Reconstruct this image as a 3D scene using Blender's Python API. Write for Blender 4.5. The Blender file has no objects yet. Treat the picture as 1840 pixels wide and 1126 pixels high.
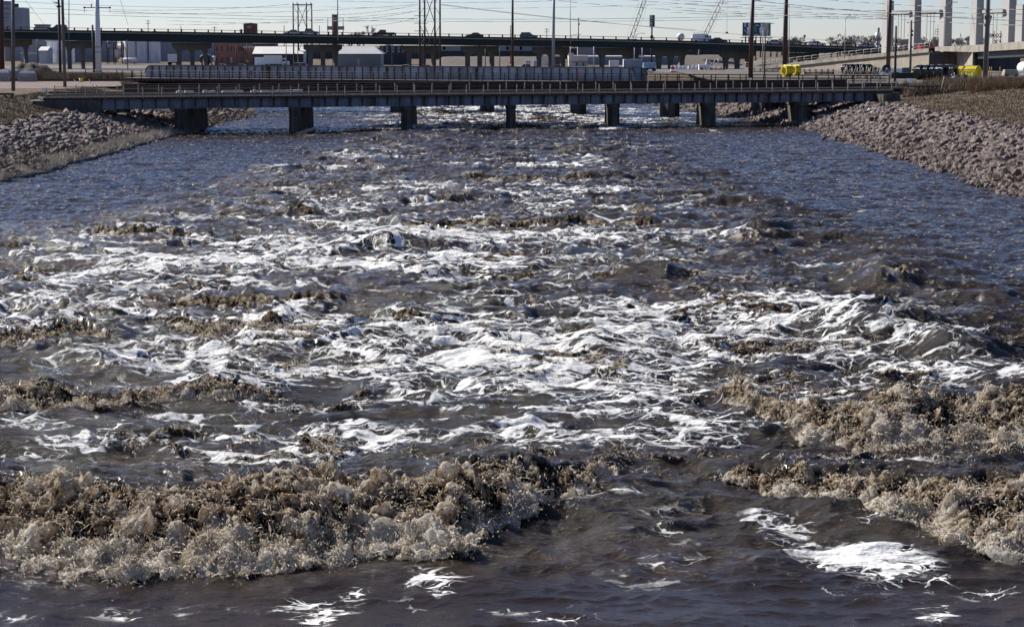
import bpy, math, random
import numpy as np
from mathutils import Vector
R = math.radians
random.seed(7)
SC = bpy.context.scene
COL = SC.collection

# ---------------------------------------------------------------- camera, sky, sun, exposure
H, F, PIT = 9.0, 3578.0, math.atan(483 / 3578.0)
cam = bpy.data.cameras.new('camera')
camo = bpy.data.objects.new('camera', cam); COL.objects.link(camo)
camo.location = (0, 0, H)
camo.rotation_euler = (math.pi / 2 - PIT, 0, 0)
cam.sensor_fit = 'HORIZONTAL'; cam.sensor_width = 36; cam.lens = F / 1840 * 36
cam.clip_start = .5; cam.clip_end = 20000
SC.camera = camo

SUN_AZ, SUN_EL = -49.0, 38.0          # degrees: from +Y towards -X; elevation
world = bpy.data.worlds.new('World'); SC.world = world
world.use_nodes = True
wn = world.node_tree
for n in list(wn.nodes): wn.nodes.remove(n)
sky = wn.nodes.new('ShaderNodeTexSky'); sky.sky_type = 'NISHITA'; sky.sun_disc = False
sky.sun_elevation = R(SUN_EL); sky.sun_rotation = R(SUN_AZ)
sky.air_density = .8; sky.dust_density = .1; sky.ozone_density = 3.0
bg = wn.nodes.new('ShaderNodeBackground'); bg.inputs[1].default_value = .055
wo = wn.nodes.new('ShaderNodeOutputWorld')
wb = wn.nodes.new('ShaderNodeMix'); wb.data_type = 'RGBA'; wb.blend_type = 'MULTIPLY'; wb.inputs[0].default_value = 1
wb.inputs[7].default_value = (.96, .97, 1.17, 1)       # cool white balance of the photograph
wn.links.new(sky.outputs[0], wb.inputs[6]); wn.links.new(wb.outputs[2], bg.inputs[0]); wn.links.new(bg.outputs[0], wo.inputs[0])
sl = bpy.data.lights.new('sun', 'SUN'); sl.energy = 4.9; sl.angle = R(.5); sl.color = (1, .95, .87)
so = bpy.data.objects.new('sun', sl); COL.objects.link(so)
sd = Vector((math.sin(R(SUN_AZ)) * math.cos(R(SUN_EL)), math.cos(R(SUN_AZ)) * math.cos(R(SUN_EL)), math.sin(R(SUN_EL))))
so.rotation_euler = sd.to_track_quat('Z', 'Y').to_euler(); so.location = (-200, 200, 120)
SC.view_settings.view_transform = 'Standard'; SC.view_settings.look = 'None'
SC.view_settings.exposure = 0.72; SC.view_settings.gamma = 1; SC.view_settings.use_curve_mapping = False
SC.cycles.max_bounces = 5; SC.cycles.diffuse_bounces = 3; SC.cycles.glossy_bounces = 3
SC.cycles.transmission_bounces = 3; SC.cycles.transparent_max_bounces = 6
SC.cycles.caustics_reflective = False; SC.cycles.caustics_refractive = False
SC.cycles.sample_clamp_indirect = 4

# ---------------------------------------------------------------- helpers
CP, SP_ = math.cos(PIT), math.sin(PIT)
def at(px, py, Y):
    "point at depth Y (world y) seen at photo pixel px,py"
    a = (563 - py) / F
    dy, dz = CP + a * SP_, -SP_ + a * CP
    t = Y / dy
    return Vector(((px - 920) / F * t, Y, H + dz * t))
def onz(px, py, z=0.0):
    a = (563 - py) / F
    dy, dz = CP + a * SP_, -SP_ + a * CP
    t = (z - H) / dz
    return Vector(((px - 920) / F * t, dy * t, z))
def proj(X, Y, Z=0.0):
    d = Y * CP - (Z - H) * SP_; u = Y * SP_ + (Z - H) * CP
    return 920 + F * X / d, 563 - F * u / d

_rng = np.random.RandomState(3)
_perm = _rng.permutation(512).astype(np.int32)
_g = _rng.rand(512) * 2 * np.pi
_gx, _gy = np.cos(_g).astype(np.float32), np.sin(_g).astype(np.float32)
def pn(x, y, seed=0):
    "2-D gradient noise about -0.7..0.7"
    x = np.asarray(x, np.float32) + np.float32(seed * 17.31); y = np.asarray(y, np.float32) - np.float32(seed * 9.77)
    xf, yf = np.floor(x), np.floor(y)
    xi, yi = xf.astype(np.int32), yf.astype(np.int32)
    fx, fy = x - xf, y - yf
    u = fx * fx * fx * (fx * (fx * 6 - 15) + 10); v = fy * fy * fy * (fy * (fy * 6 - 15) + 10)
    def h(i, j): return _perm[(_perm[i & 511] + j) & 511]
    def g(k, a, b): return _gx[k] * a + _gy[k] * b
    n00 = g(h(xi, yi), fx, fy); n10 = g(h(xi + 1, yi), fx - 1, fy)
    n01 = g(h(xi, yi + 1), fx, fy - 1); n11 = g(h(xi + 1, yi + 1), fx - 1, fy - 1)
    a = n00 + u * (n10 - n00); b = n01 + u * (n11 - n01)
    return a + v * (b - a)
def fbm(x, y, o, seed=0, gain=.5, lac=2.07):
    s, a, f = 0, 1, 1
    for k in range(o):
        s = s + a * pn(x * f, y * f, seed + k); a *= gain; f *= lac
    return s
def sstep(a, b, x):
    t = np.clip((x - a) / (b - a), 0, 1); return t * t * (3 - 2 * t)

def tag(o, label=None, cat=None, group=None, kind=None):
    if label: o['label'] = label
    if cat: o['category'] = cat
    if group: o['group'] = group
    if kind: o['kind'] = kind
    return o
def empty(name, loc, label, cat, group=None, rz=0.0):
    o = bpy.data.objects.new(name, None); COL.objects.link(o)
    o.location = loc; o.rotation_euler = (0, 0, rz); o.empty_display_size = .3
    return tag(o, label, cat, group)
def copy_tree(o, loc=None, rz=None, label=None, parent=None):
    c = o.copy(); COL.objects.link(c); c.parent = parent
    for ch in list(o.children): copy_tree(ch, parent=c)
    if loc is not None: c.location = loc
    if rz is not None: c.rotation_euler = (0, 0, rz)
    if label: c['label'] = label
    return c
def np_mesh(name, verts, faces, m, smooth=False, parent=None, k=None):
    "faces: (n,k) int array"
    me = bpy.data.meshes.new(name)
    verts = np.asarray(verts, np.float32); faces = np.asarray(faces, np.int32)
    nf, k = faces.shape
    me.vertices.add(len(verts)); me.vertices.foreach_set('co', verts.ravel())
    me.loops.add(nf * k); me.loops.foreach_set('vertex_index', faces.ravel())
    me.polygons.add(nf); me.polygons.foreach_set('loop_start', np.arange(0, nf * k, k, dtype=np.int32))
    me.polygons.foreach_set('loop_total', np.full(nf, k, np.int32))
    if smooth: me.polygons.foreach_set('use_smooth', np.ones(nf, bool))
    me.materials.append(m)
    me.update(calc_edges=True)
    o = bpy.data.objects.new(name, me); COL.objects.link(o)
    if parent: o.parent = parent
    return o

class MB:
    "collects shapes, links them as one mesh object"
    def __init__(s): s.v, s.f, s.sm = [], [], []
    def add(s, vs, fs, smooth=False):
        b = len(s.v); s.v += [tuple(x) for x in vs]; s.f += [[b + i for i in f] for f in fs]; s.sm += [smooth] * len(fs)
        return s
    def box(s, c, d, rz=0.0, top=None):
        "centre, full size; top=(sx,sy) scales the top face"
        tx, ty = top or (1, 1); cr, sr = math.cos(rz), math.sin(rz); vs = []
        for z in (-1, 1):
            for x, y in ((-1, -1), (1, -1), (1, 1), (-1, 1)):
                X = x * d[0] / 2 * (tx if z > 0 else 1); Yv = y * d[1] / 2 * (ty if z > 0 else 1)
                vs.append((c[0] + X * cr - Yv * sr, c[1] + X * sr + Yv * cr, c[2] + z * d[2] / 2))
        return s.add(vs, [[3, 2, 1, 0], [4, 5, 6, 7], [0, 1, 5, 4], [1, 2, 6, 5], [2, 3, 7, 6], [3, 0, 4, 7]])
    def tube(s, p, q, r, r2=None, n=8, caps=True, smooth=True):
        p, q = Vector(p), Vector(q); d = q - p
        if d.length < 1e-6: return s
        r2 = r if r2 is None else r2
        d.normalize(); a = d.cross(Vector((0, 0, 1)))
        if a.length < 1e-3: a = Vector((1, 0, 0))
        a.normalize(); b = d.cross(a); vs = []
        for c, rr in ((p, r), (q, r2)):
            for k in range(n):
                t = 2 * math.pi * k / n; vs.append(c + (a * math.cos(t) + b * math.sin(t)) * rr)
        s.add(vs, [[k, (k + 1) % n, n + (k + 1) % n, n + k] for k in range(n)], smooth)
        if caps:
            B = len(s.v) - 2 * n
            s.f += [[B + n - 1 - k for k in range(n)], [B + n + k for k in range(n)]]; s.sm += [False, False]
        return s
    def path(s, pts, r, n=6):
        for a, b in zip(pts[:-1], pts[1:]): s.tube(a, b, r, n=n)
        return s
    def prism(s, poly, y0, y1, f=None):
        "poly of (x,z) extruded along y"
        f = f or (lambda x, y, z: (x, y, z)); n = len(poly)
        vs = [f(x, y0, z) for x, z in poly] + [f(x, y1, z) for x, z in poly]
        return s.add(vs, [list(range(n))[::-1], list(range(n, 2 * n))] + [[k, (k + 1) % n, n + (k + 1) % n, n + k] for k in range(n)])
    def prism_xy(s, poly, z0, z1):
        n = len(poly); vs = [(x, y, z0) for x, y in poly] + [(x, y, z1) for x, y in poly]
        return s.add(vs, [list(range(n))[::-1], list(range(n, 2 * n))] + [[k, (k + 1) % n, n + (k + 1) % n, n + k] for k in range(n)])
    def lathe(s, c, prof, n=20, axis='z', smooth=True):
        vs = []
        for r, h in prof:
            for k in range(n):
                t = 2 * math.pi * k / n; a, b = r * math.cos(t), r * math.sin(t)
                if axis == 'z': v = (c[0] + a, c[1] + b, c[2] + h)
                elif axis == 'x': v = (c[0] + h, c[1] + a, c[2] + b)
                else: v = (c[0] + a, c[1] + h, c[2] + b)
                vs.append(v)
        fs = [[i * n + k, i * n + (k + 1) % n, (i + 1) * n + (k + 1) % n, (i + 1) * n + k] for i in range(len(prof) - 1) for k in range(n)]
        return s.add(vs, fs, smooth)
    def build(s, name, m, parent=None, **kw):
        me = bpy.data.meshes.new(name); me.from_pydata(s.v, [], s.f)
        me.polygons.foreach_set('use_smooth', s.sm); me.materials.append(m); me.update()
        import bmesh
        bm = bmesh.new(); bm.from_mesh(me); bmesh.ops.recalc_face_normals(bm, faces=bm.faces); bm.to_mesh(me); bm.free()
        o = bpy.data.objects.new(name, me); COL.objects.link(o)
        if parent: o.parent = parent
        return tag(o, **kw) if kw else o

def nodes(m):
    m.use_nodes = True; t = m.node_tree
    b = t.nodes.get('Principled BSDF') or t.nodes.new('ShaderNodeBsdfPrincipled')
    return t, b
def N(t, kind, **kw):
    n = t.nodes.new(kind)
    for k, v in kw.items(): setattr(n, k, v)
    return n
def MATH(t, op, a, b=None, clamp=False):
    n = N(t, 'ShaderNodeMath', operation=op, use_clamp=clamp)
    for i, x in enumerate((a, b)):
        if x is None: continue
        if isinstance(x, (int, float)): n.inputs[i].default_value = x
        else: t.links.new(x, n.inputs[i])
    return n.outputs[0]
def MR(t, v, a, b, c=0.0, d=1.0, smooth=True):
    n = N(t, 'ShaderNodeMapRange'); n.interpolation_type = 'SMOOTHSTEP' if smooth else 'LINEAR'
    for i, x in enumerate((v, a, b, c, d)):
        if isinstance(x, (int, float)): n.inputs[i].default_value = x
        else: t.links.new(x, n.inputs[i])
    return n.outputs[0]
def MIX(t, f, a, b):
    n = N(t, 'ShaderNodeMix', data_type='RGBA')
    for i, x in ((0, f), (6, a), (7, b)):
        if isinstance(x, (int, float)): n.inputs[i].default_value = x
        elif isinstance(x, tuple): n.inputs[i].default_value = (*x, 1) if len(x) == 3 else x
        else: t.links.new(x, n.inputs[i])
    return n.outputs[2]
def POS(t, scale=(1, 1, 1), obj=False):
    g = N(t, 'ShaderNodeTexCoord') if obj else N(t, 'ShaderNodeNewGeometry')
    mp = N(t, 'ShaderNodeMapping'); mp.inputs['Scale'].default_value = scale
    t.links.new(g.outputs['Object' if obj else 'Position'], mp.inputs[0]); return mp.outputs[0]
def NOISE(t, vec, scale, detail=3, rough=.5, dist=0.0):
    n = N(t, 'ShaderNodeTexNoise'); n.inputs['Scale'].default_value = scale; n.inputs['Detail'].default_value = detail
    n.inputs['Roughness'].default_value = rough; n.inputs['Distortion'].default_value = dist
    t.links.new(vec, n.inputs['Vector']); return n.outputs[0]
_mats = {}
def pm(name, col, rough=.8, var=.25, scale=.6, metal=0.0, col2=None, stain=0.0, streak=None, bump=0.0, bscale=6.0, spec=.5, obj=False, island=0.0):
    "weathered plain material: base colour broken by two noises, optional vertical streaks of col2"
    if name in _mats: return _mats[name]
    m = bpy.data.materials.new(name); t, b = nodes(m); _mats[name] = m
    P = POS(t, obj=obj)
    n1 = NOISE(t, P, scale, 6, .62)
    k = MR(t, n1, .3, .7, 1 - var, 1 + var)
    hs = N(t, 'ShaderNodeHueSaturation'); hs.inputs['Color'].default_value = (*col, 1)
    if island:
        g = N(t, 'ShaderNodeNewGeometry')
        k = MATH(t, 'MULTIPLY', k, MR(t, g.outputs['Random Per Island'], 0, 1, 1 - island, 1 + island, False))
    t.links.new(k, hs.inputs['Value']); c = hs.outputs[0]
    if col2:
        if streak: P2 = POS(t, (streak, streak, .12), obj=obj); n2 = NOISE(t, P2, 1.0, 5, .65)
        else: n2 = NOISE(t, P, scale * 2.3, 7, .7)
        c = MIX(t, MR(t, n2, .5 - .1 * stain, .72 - .1 * stain, 0, stain), c, col2)
    t.links.new(c, b.inputs['Base Color'])
    b.inputs['Roughness'].default_value = rough; b.inputs['Metallic'].default_value = metal
    b.inputs['Specular IOR Level'].default_value = spec
    if bump:
        bp = N(t, 'ShaderNodeBump'); bp.inputs['Strength'].default_value = 1; bp.inputs['Distance'].default_value = bump
        t.links.new(NOISE(t, P, bscale, 5, .6), bp.inputs['Height']); t.links.new(bp.outputs[0], b.inputs['Normal'])
    return m
# ---------------------------------------------------------------- the river
_en = lambda Y, k: .75 * fbm(np.asarray(Y, float) * .11, np.asarray(Y, float) * 0 + k, 4, 130, .6)
XL = lambda Y: _en(Y, 3.3) + np.interp(Y, [0, 228, 244, 268, 290, 340, 400], [-32.6, -32.6, -31.2, -36, -39, -62, -62])
XR = lambda Y: _en(Y, 9.7) + np.interp(Y, [0, 120, 210, 226, 280, 340, 400], [29.6, 29.6, 31, 29.5, 22.5, 9, 9])

# standing waves and rollers: per point (u, v of crest, v of foot, crest height, froth); u,v are photo pixels used to find the spot on the river
RIDGES = [
 [(-500,855,1000,1.5,1),(-100,850,1005,1.45,1),(60,852,1015,1.45,1),(150,846,1050,1.6,1),(300,842,1066,1.6,1),(550,842,1040,1.6,1),(700,846,1012,1.5,1),(820,846,1030,1.5,1),
  (900,848,975,1.35,1),(1000,846,935,1.15,1),(1070,848,900,.95,.8),(1120,845,872,.85,.25),(1200,846,860,.8,.12),(1290,846,868,.85,.35),(1350,848,895,1.,.85),(1450,850,925,1.15,1),
  (1540,850,945,1.25,1),(1620,850,975,1.35,1),(1700,852,1015,1.45,1),(1840,852,1010,1.45,1),(2300,852,1015,1.4,1)],
 [(1240,712,735,.1,.2),(1320,705,742,.6,.9),(1400,712,795,1.1,1),(1500,720,815,1.2,1),(1650,716,825,1.3,1),(1840,712,828,1.3,1),(2200,712,830,1.2,1)],
 [(-260,705,770,.9,1),(0,702,765,1.0,1),(90,698,762,1.1,1),(140,712,748,.75,.95),(230,708,745,.75,.85),(330,708,742,.7,.7),(450,705,735,.6,.6),(560,715,730,.3,.2)],
 [(-200,612,645,.8,1),(0,618,648,.85,1),(90,606,640,.9,1),(150,610,632,.7,.7),(230,622,640,.5,.1),(330,640,655,.3,0)],
 [(230,588,600,.2,.4),(300,582,608,.5,.85),(400,578,628,.8,1),(480,573,608,.75,.9),(540,580,596,.4,.3)],
 [(300,552,560,.2,.3),(360,545,568,.6,.8),(440,543,575,.75,1),(520,546,572,.75,.9),(600,545,566,.7,.9),(650,556,566,.35,.6)],
 [(250,515,525,.3,.2),(330,512,532,.7,.25),(440,516,530,.4,.15)],
 [(150,428,434,.2,.5),(190,418,442,.75,.85),(240,424,442,.65,.8),(340,430,440,.4,.7),(400,428,438,.2,.2)],
 [(700,572,580,.3,.5),(740,568,584,.55,.6),(800,574,584,.3,.3)],
 [(860,578,586,.2,.3),(900,572,588,.5,.5),(960,580,590,.3,.3)],
 [(660,405,415,.2,.2),(760,402,420,.6,.5),(880,404,422,.6,.75),(1000,402,420,.6,.6),(1150,400,418,.55,.35),(1220,400,415,.3,.3)],
 [(1270,425,432,.2,.1),(1330,410,438,1.0,.25),(1385,398,438,1.5,.3),(1440,412,436,1.0,.2),(1500,428,436,.3,.2)],
 [(1230,372,380,.2,0),(1300,352,382,.9,.1),(1350,342,384,1.3,.15),(1400,358,384,.8,.1),(1480,374,384,.2,0)],
 [(800,326,332,.2,.4),(870,314,332,.7,.6),(940,320,332,.5,.8),(1020,322,334,.5,.6),(1130,318,332,.4,.3)],
 [(1260,312,318,.2,.2),(1320,306,320,.5,.4),(1390,314,322,.2,.1)],
 [(1440,505,515,.2,.1),(1480,490,530,.9,.15),(1560,478,532,1.1,.35),(1630,486,528,.9,.2),(1720,508,522,.3,.1)],
 [(1380,590,600,.2,0),(1480,562,612,.9,0),(1560,555,618,1.1,0),(1700,572,612,.7,0),(1900,590,610,.4,0)],
 [(1560,632,645,.2,0),(1640,612,668,.9,.05),(1720,610,672,1.0,0),(1850,625,670,.6,0)],
 [(-200,690,740,.5,0),(100,640,690,.5,0),(260,660,700,.2,0)],
 [(700,500,515,.2,.1),(760,490,520,.7,.2),(830,498,515,.3,.1)],
 [(980,502,512,.2,.1),(1080,490,520,.6,.2),(1250,488,522,.7,.25),(1380,500,515,.3,.1)],
 [(980,640,650,.2,.1),(1060,625,660,.6,.3),(1150,640,662,.5,.2),(1300,650,660,.2,.1)],
 [(620,640,650,.1,0),(700,628,660,.5,0),(780,640,655,.2,0)],
 [(380,385,392,.2,.1),(440,378,396,.7,.2),(560,376,394,.6,.25),(640,388,396,.2,.2)],
 [(700,362,368,.2,.1),(800,350,372,.7,.25),(900,346,370,.8,.2),(980,360,370,.3,.1)],
 [(620,448,456,.2,.1),(700,436,458,.6,.2),(830,440,456,.3,.2)],
 [(60,475,482,.2,.2),(140,462,484,.6,.3),(220,474,484,.3,.2)],
 [(1090,388,396,.2,.1),(1150,380,398,.5,.15),(1220,390,398,.2,.1)],
 [(960,272,276,.2,.2),(1040,266,276,.5,.3),(1180,272,278,.3,.2)],
 [(820,272,276,.2,.2),(850,266,276,.4,.3),(890,272,278,.2,.2)],
 [(560,300,306,.2,.1),(640,292,306,.5,.2),(760,296,306,.3,.1)],
 [(800,218,222,.2,.4),(900,212,222,.5,.6),(1010,215,222,.4,.5)],
 [(700,206,210,.2,.3),(760,202,210,.4,.5),(850,206,212,.2,.3)],
]
RD = []
def tanv(v):
    a = (563 - v) / F; return -(-SP_ + a * CP) / (CP + a * SP_)
for rd in RIDGES:
    cx, cy, fy, hh, fr = [], [], [], [], []
    for u, vc, vf, h, f in rd:
        s = (.35 - .02 * f) * min(1, .35 + h * 1.1)          # steepness of the face
        Yf = H / tanv(vf); k = tanv(vc); wd = max((H - k * Yf) / (k + s), .25)
        Yc = Yf + wd
        cx.append((u - 920) / F * (Yc * CP + (H - s * wd) * SP_)); cy.append(Yc); fy.append(Yf); hh.append(s * wd); fr.append(f)
    o = np.argsort(cx); RD.append([np.array(a)[o] for a in (cx, cy, fy, hh, fr)])

def roughness_mask(X, Y):
    "0 calm near the banks and far upstream edges, 1 in the turbulent middle; from world position"
    cl = np.interp(Y, [30, 70, 90, 110, 150, 200, 260, 340], [-60, -60, -24, -19, -17, -15, -14, -14])
    cr = np.interp(Y, [30, 45, 60, 75, 95, 120, 160, 210, 260, 340], [60, 40, 24, 18, 16.5, 15, 13, 12, 10, 5])
    w = np.interp(Y, [30, 80, 200], [2, 3.5, 4])
    n = 2.5 * pn(X * .09, Y * .05, 61)
    return sstep(cl - w, cl + w, X + n) * (1 - sstep(cr - w, cr + w, X + n))

def water_height(X, Y):
    "returns z, froth weight and horizontal displacement"
    T = roughness_mask(X, Y)
    wob = .9 * fbm(X * .35, Y * .35, 3, 5)
    z = np.zeros_like(X); fro = np.zeros_like(X); face = np.zeros_like(X); foot = np.zeros_like(X)
    for cx, cy, fy, hh, fr in RD:
        sel = (X > cx[0] - 4) & (X < cx[-1] + 4) & (Y > fy.min() - 4 - .16 * cy.mean()) & (Y < cy.max() + cy.mean() * .16 + 6)
        if not sel.any(): continue
        x = X[sel]; y = Y[sel]; wide = cx[-1] - cx[0]
        sm_0 = max(fr) < .5
        xf_ = np.linspace(cx[0] - 6, cx[-1] + 6, 400); kw = max(5, int(.07 * wide / (wide + 12) * 400)) | 1; ker = np.hanning(kw + 2)[1:-1]; ker /= ker.sum()
        smo = lambda q: np.interp(x, xf_, np.convolve(np.pad(np.interp(xf_, cx, q), kw // 2, mode='edge'), ker, 'valid'))
        Yc, Yf, h, f = smo(cy), smo(fy), smo(hh), smo(fr)
        wd = np.maximum(Yc - Yf, .5)
        dist = cy.mean()
        yc = Yc + wob[sel] * np.minimum(1, wd * .25) * .7 + np.clip(dist / 70, 0, 2.2) * (dist > 42) * 1.6 * fbm(x * .17, x * 0 + dist, 3, 12)
        h = h * (.72 if sm_0 else .80) * (.85 + .9 * pn(x * .33, y * .1, 15)) if dist < 42 else h * ((1.2 if dist > 75 else .85) if sm_0 else .95) * (.8 + 1.1 * pn(x * .3, y * .1, 15))
        sm_ = max(fr) < .5; tp = .38 if sm_ else .12
        ed = sstep(cx[0] - .06 * wide, cx[0] + tp * wide, x) * (1 - sstep(cx[-1] - tp * wide, cx[-1] + .06 * wide, x))
        t = (y - (yc - wd)) / wd
        front = sstep(-.55 if sm_ else -.1, 1.05, t); back = 1 - sstep(0, 1, (y - yc) / (wd * 1.3 + 1.4))
        p = np.where(y < yc, front, back) * h * ed
        z[sel] = z[sel] + p * (1 - .5 * np.clip(z[sel], 0, 1)) if sm_ else np.maximum(z[sel], p) + .3 * np.minimum(z[sel], p)
        edge = .16 * pn(x * 1.3, y * .8, 8) + .12 * pn(x * 3.7, y * 2.2, 9)
        m = sstep(-.02, .1, t + edge) * (1 - sstep(1.02, 1.25, t + edge * .6)) * f * ed
        k = sstep(.3, .55, m + (.35 if dist < 60 else .75) * fbm(x * .7, y * .5, 2, 14) * ((f < .8) | (dist > 60)))
        fro[sel] = np.maximum(fro[sel], k * np.minimum(1, .55 + m * .5))
        foot[sel] = np.maximum(foot[sel], (1 - sstep(.05, .6, t + edge * 1.5)) * k)
        face[sel] = np.maximum(face[sel], sstep(-.1, .4, t + edge * 1.6) * (1 - sstep(.75, 1.15, t + edge * 2)) * ed * (1 - f) * .75)
    near = 1 - sstep(35, 55, Y)
    amp = .30 + .70 * T
    big = fbm(X * .16, Y * .26, 2, 21)
    ridg = 1 - np.abs(pn(X * .28 + .6 * wob, Y * .55, 23)) * 2.6
    mid = 1 - np.abs(pn(X * .62 + .5 * wob, Y * 1.15 + .3 * wob, 24)) * 2.4
    k2 = sstep(.62, .82, mid * .5 + ridg * .5) * sstep(.08, .25, fbm(X * .15, Y * .2, 2, 66)) * T * sstep(38, 44, Y)
    fro = np.maximum(fro, .56 * k2)
    calm_front = 1 - .75 * (1 - sstep(31, 37, Y))
    z = z + amp * calm_front * (1 - .6 * fro) * (.34 * big + .27 * ridg + .16 * mid) * (.72 + .28 * sstep(48, 62, Y))
    w2 = .5 * pn(X * .8, Y * .6, 28)
    sm = 1 - np.abs(pn(X * .75 + w2, Y * 1.15 + w2, 25)) * 2.4
    sm2 = 1 - np.abs(pn(X * 1.9 - w2, Y * 2.8 + w2, 26)) * 2.4
    sm3 = 1 - np.abs(pn(X * 7.1, Y * 11.6, 27)) * 2.2
    cf = .12 + .88 * calm_front
    foam_ = np.clip(foam_density(X, Y), 0, 1.2)
    z = z + cf * (1 - .45 * foam_) * (.105 * sm + .050 * sm2 + .014 * sm3)
    crest = np.clip(sm, 0, 1) ** 2 * .6 + np.clip(sm2, 0, 1) ** 2 * .4
    # torn, lumpy froth
    wx = X + .35 * pn(X * 1.1, Y * 1.1, 31) + .12 * pn(X * 4, Y * 4, 41); wy = Y + .35 * pn(X * 1.1, Y * 1.1, 32) + .12 * pn(X * 4, Y * 4, 42)
    def billow(s, seed): return np.abs(pn(wx * s, wy * s, seed)) * 2.2
    sc = np.clip(np.interp(Y, [30, 60, 120, 250], [1, .85, .6, .45]), 0, 1)
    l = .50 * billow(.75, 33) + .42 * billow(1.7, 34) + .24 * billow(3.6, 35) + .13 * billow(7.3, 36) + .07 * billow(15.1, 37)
    z = z + fro * sc * .72 * (l - .52) * (.85 + .5 * pn(X * .3, Y * .3, 38))
    dx = fro * sc * (.30 * pn(wx * 1.9, wy * 1.9, 43) + .16 * pn(wx * 4.3, wy * 4.3, 44) + .07 * pn(wx * 9.3, wy * 9.3, 47))
    dy = fro * sc * (.30 * pn(wx * 1.9, wy * 1.9, 45) - .18 + .16 * pn(wx * 4.3, wy * 4.3, 46) + .07 * pn(wx * 9.3, wy * 9.3, 48))
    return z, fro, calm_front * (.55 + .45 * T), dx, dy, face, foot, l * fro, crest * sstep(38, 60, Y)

FOAM = [ # broad foam fields, (u, v, ru, rv, strength) in photo pixels of the place they lie
 (480,470,420,45,.95),(820,470,330,40,1.0),(200,500,260,45,.8),(120,570,240,40,1.0),(620,600,330,50,.9),(420,660,380,45,.85),(850,640,380,60,.85),(1250,590,330,50,1.0),
 (1050,690,480,50,1.0),(1450,640,330,45,1.0),(700,700,420,60,.95),(520,780,330,40,.9),(150,790,240,40,.75),(1150,590,420,70,.6),(1000,620,700,180,.25),(1250,780,200,60,.6),(1000,790,400,40,.55),
 (1620,690,160,35,.7),(1790,670,80,30,.7),(1400,560,120,30,.6),(1500,510,90,40,.5),(1450,830,250,18,.7),(300,828,500,14,.8),(1330,842,200,6,.3),(1750,690,120,30,.4),
 (660,380,220,28,.75),(780,350,200,20,.6),(560,310,90,22,.5),(950,350,260,22,.5),(1100,380,200,40,.4),(900,430,300,25,.8),(1230,430,130,25,.5),(680,280,90,14,.5),(1000,300,250,20,.35),(740,440,300,25,.6),
 (748,236,24,4,1.5),(1100,233,28,4,1.2),(1284,238,16,4,1.2),(552,240,20,3,1.1),
 (950,205,330,22,.85),(750,232,120,8,.6),(1080,222,120,12,.8),(1150,262,70,12,.5),(980,262,120,12,.3),(330,400,120,20,.2),(180,450,140,18,.6),(560,400,160,18,.6),
 (570,1100,52,24,1.15),(625,1062,26,14,.9),(790,1040,48,22,1.0),(1410,950,66,20,1.1),(1480,975,70,22,1.1),(1540,990,80,24,1.15),(1610,1012,60,16,.9),(1560,940,50,14,.8),(1690,1098,40,20,.8),(1190,963,24,11,.62),(1300,960,30,12,.3),
 (950,1085,120,14,.25),(1230,930,90,6,.16),(1120,905,90,5,.16),(1010,1105,80,8,.35),(1650,1040,60,12,.5),(1790,1055,60,12,.5),(240,1100,30,6,.3),(45,1105,30,8,.4),
 (1040,1010,300,50,.19),(1370,1065,260,30,.2),(280,1092,260,18,.14),(700,1085,160,24,.16),(930,1050,60,25,.3),
]
def foam_density(X, Y):
    u, v = proj(X, Y, .15)
    wu = u + 40 * pn(X * .45, Y * .25, 51); wv = v + 14 * pn(X * .4, Y * .3, 52) * np.clip(v / 600, .25, 1.4)
    s = np.zeros_like(X)
    for a, b, ru, rv, k in FOAM:
        sel = (np.abs(wu - a) < ru * 2.2) & (np.abs(wv - b) < rv * 2.2)
        if sel.any():
            g = k * np.exp(-(((wu[sel] - a) / ru) ** 2 + ((wv[sel] - b) / rv) ** 2) * 1.1)
            s[sel] = np.maximum(s[sel], g) + .25 * np.minimum(s[sel], g)
    return s

# adaptive rows: dense where the photo sees the torn rollers
def rows():
    ys = []; Y = 24.0
    while Y < 336:
        ys.append(Y)
        px = F * .5565 * H / (Y * Y)            # picture rows per metre
        step = .75 / px
        if 31 < Y < 37.5: step *= .42
        elif 37.5 < Y < 60: step *= .8
        Y += min(step, .27)
    return np.array(ys)
ry = rows(); NC = 1400
uu = np.linspace(-.34, .34, NC)
YY = np.repeat(ry[:, None], NC, 1).astype(np.float32); XX = (uu[None, :] * np.minimum(ry, 100)[:, None] ** 1.0).astype(np.float32)
far = ry > 100
XX[far] = (uu[None, :] * 100 * 1.03).astype(np.float32) + 0 * XX[far]
z, fro, T, dx, dy, face, foot, lump, crest = water_height(XX, YY)
fd = foam_density(XX, YY)
gz = np.gradient(z, axis=0) / np.gradient(YY, axis=0)
_u, _v = proj(XX, YY, 0.); fd = fd * np.where(_v > 875, 1.1, .55) * (1 - .7 * face) * (.75 + .5 * sstep(-.1, .35, z - .1))
V = np.stack([XX + dx, YY + dy, z], -1).reshape(-1, 3)
NR = len(ry)
idx = np.arange(NR * NC, dtype=np.int32).reshape(NR, NC)
Fq = np.stack([idx[:-1, :-1], idx[:-1, 1:], idx[1:, 1:], idx[1:, :-1]], -1).reshape(-1, 4)

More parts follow.
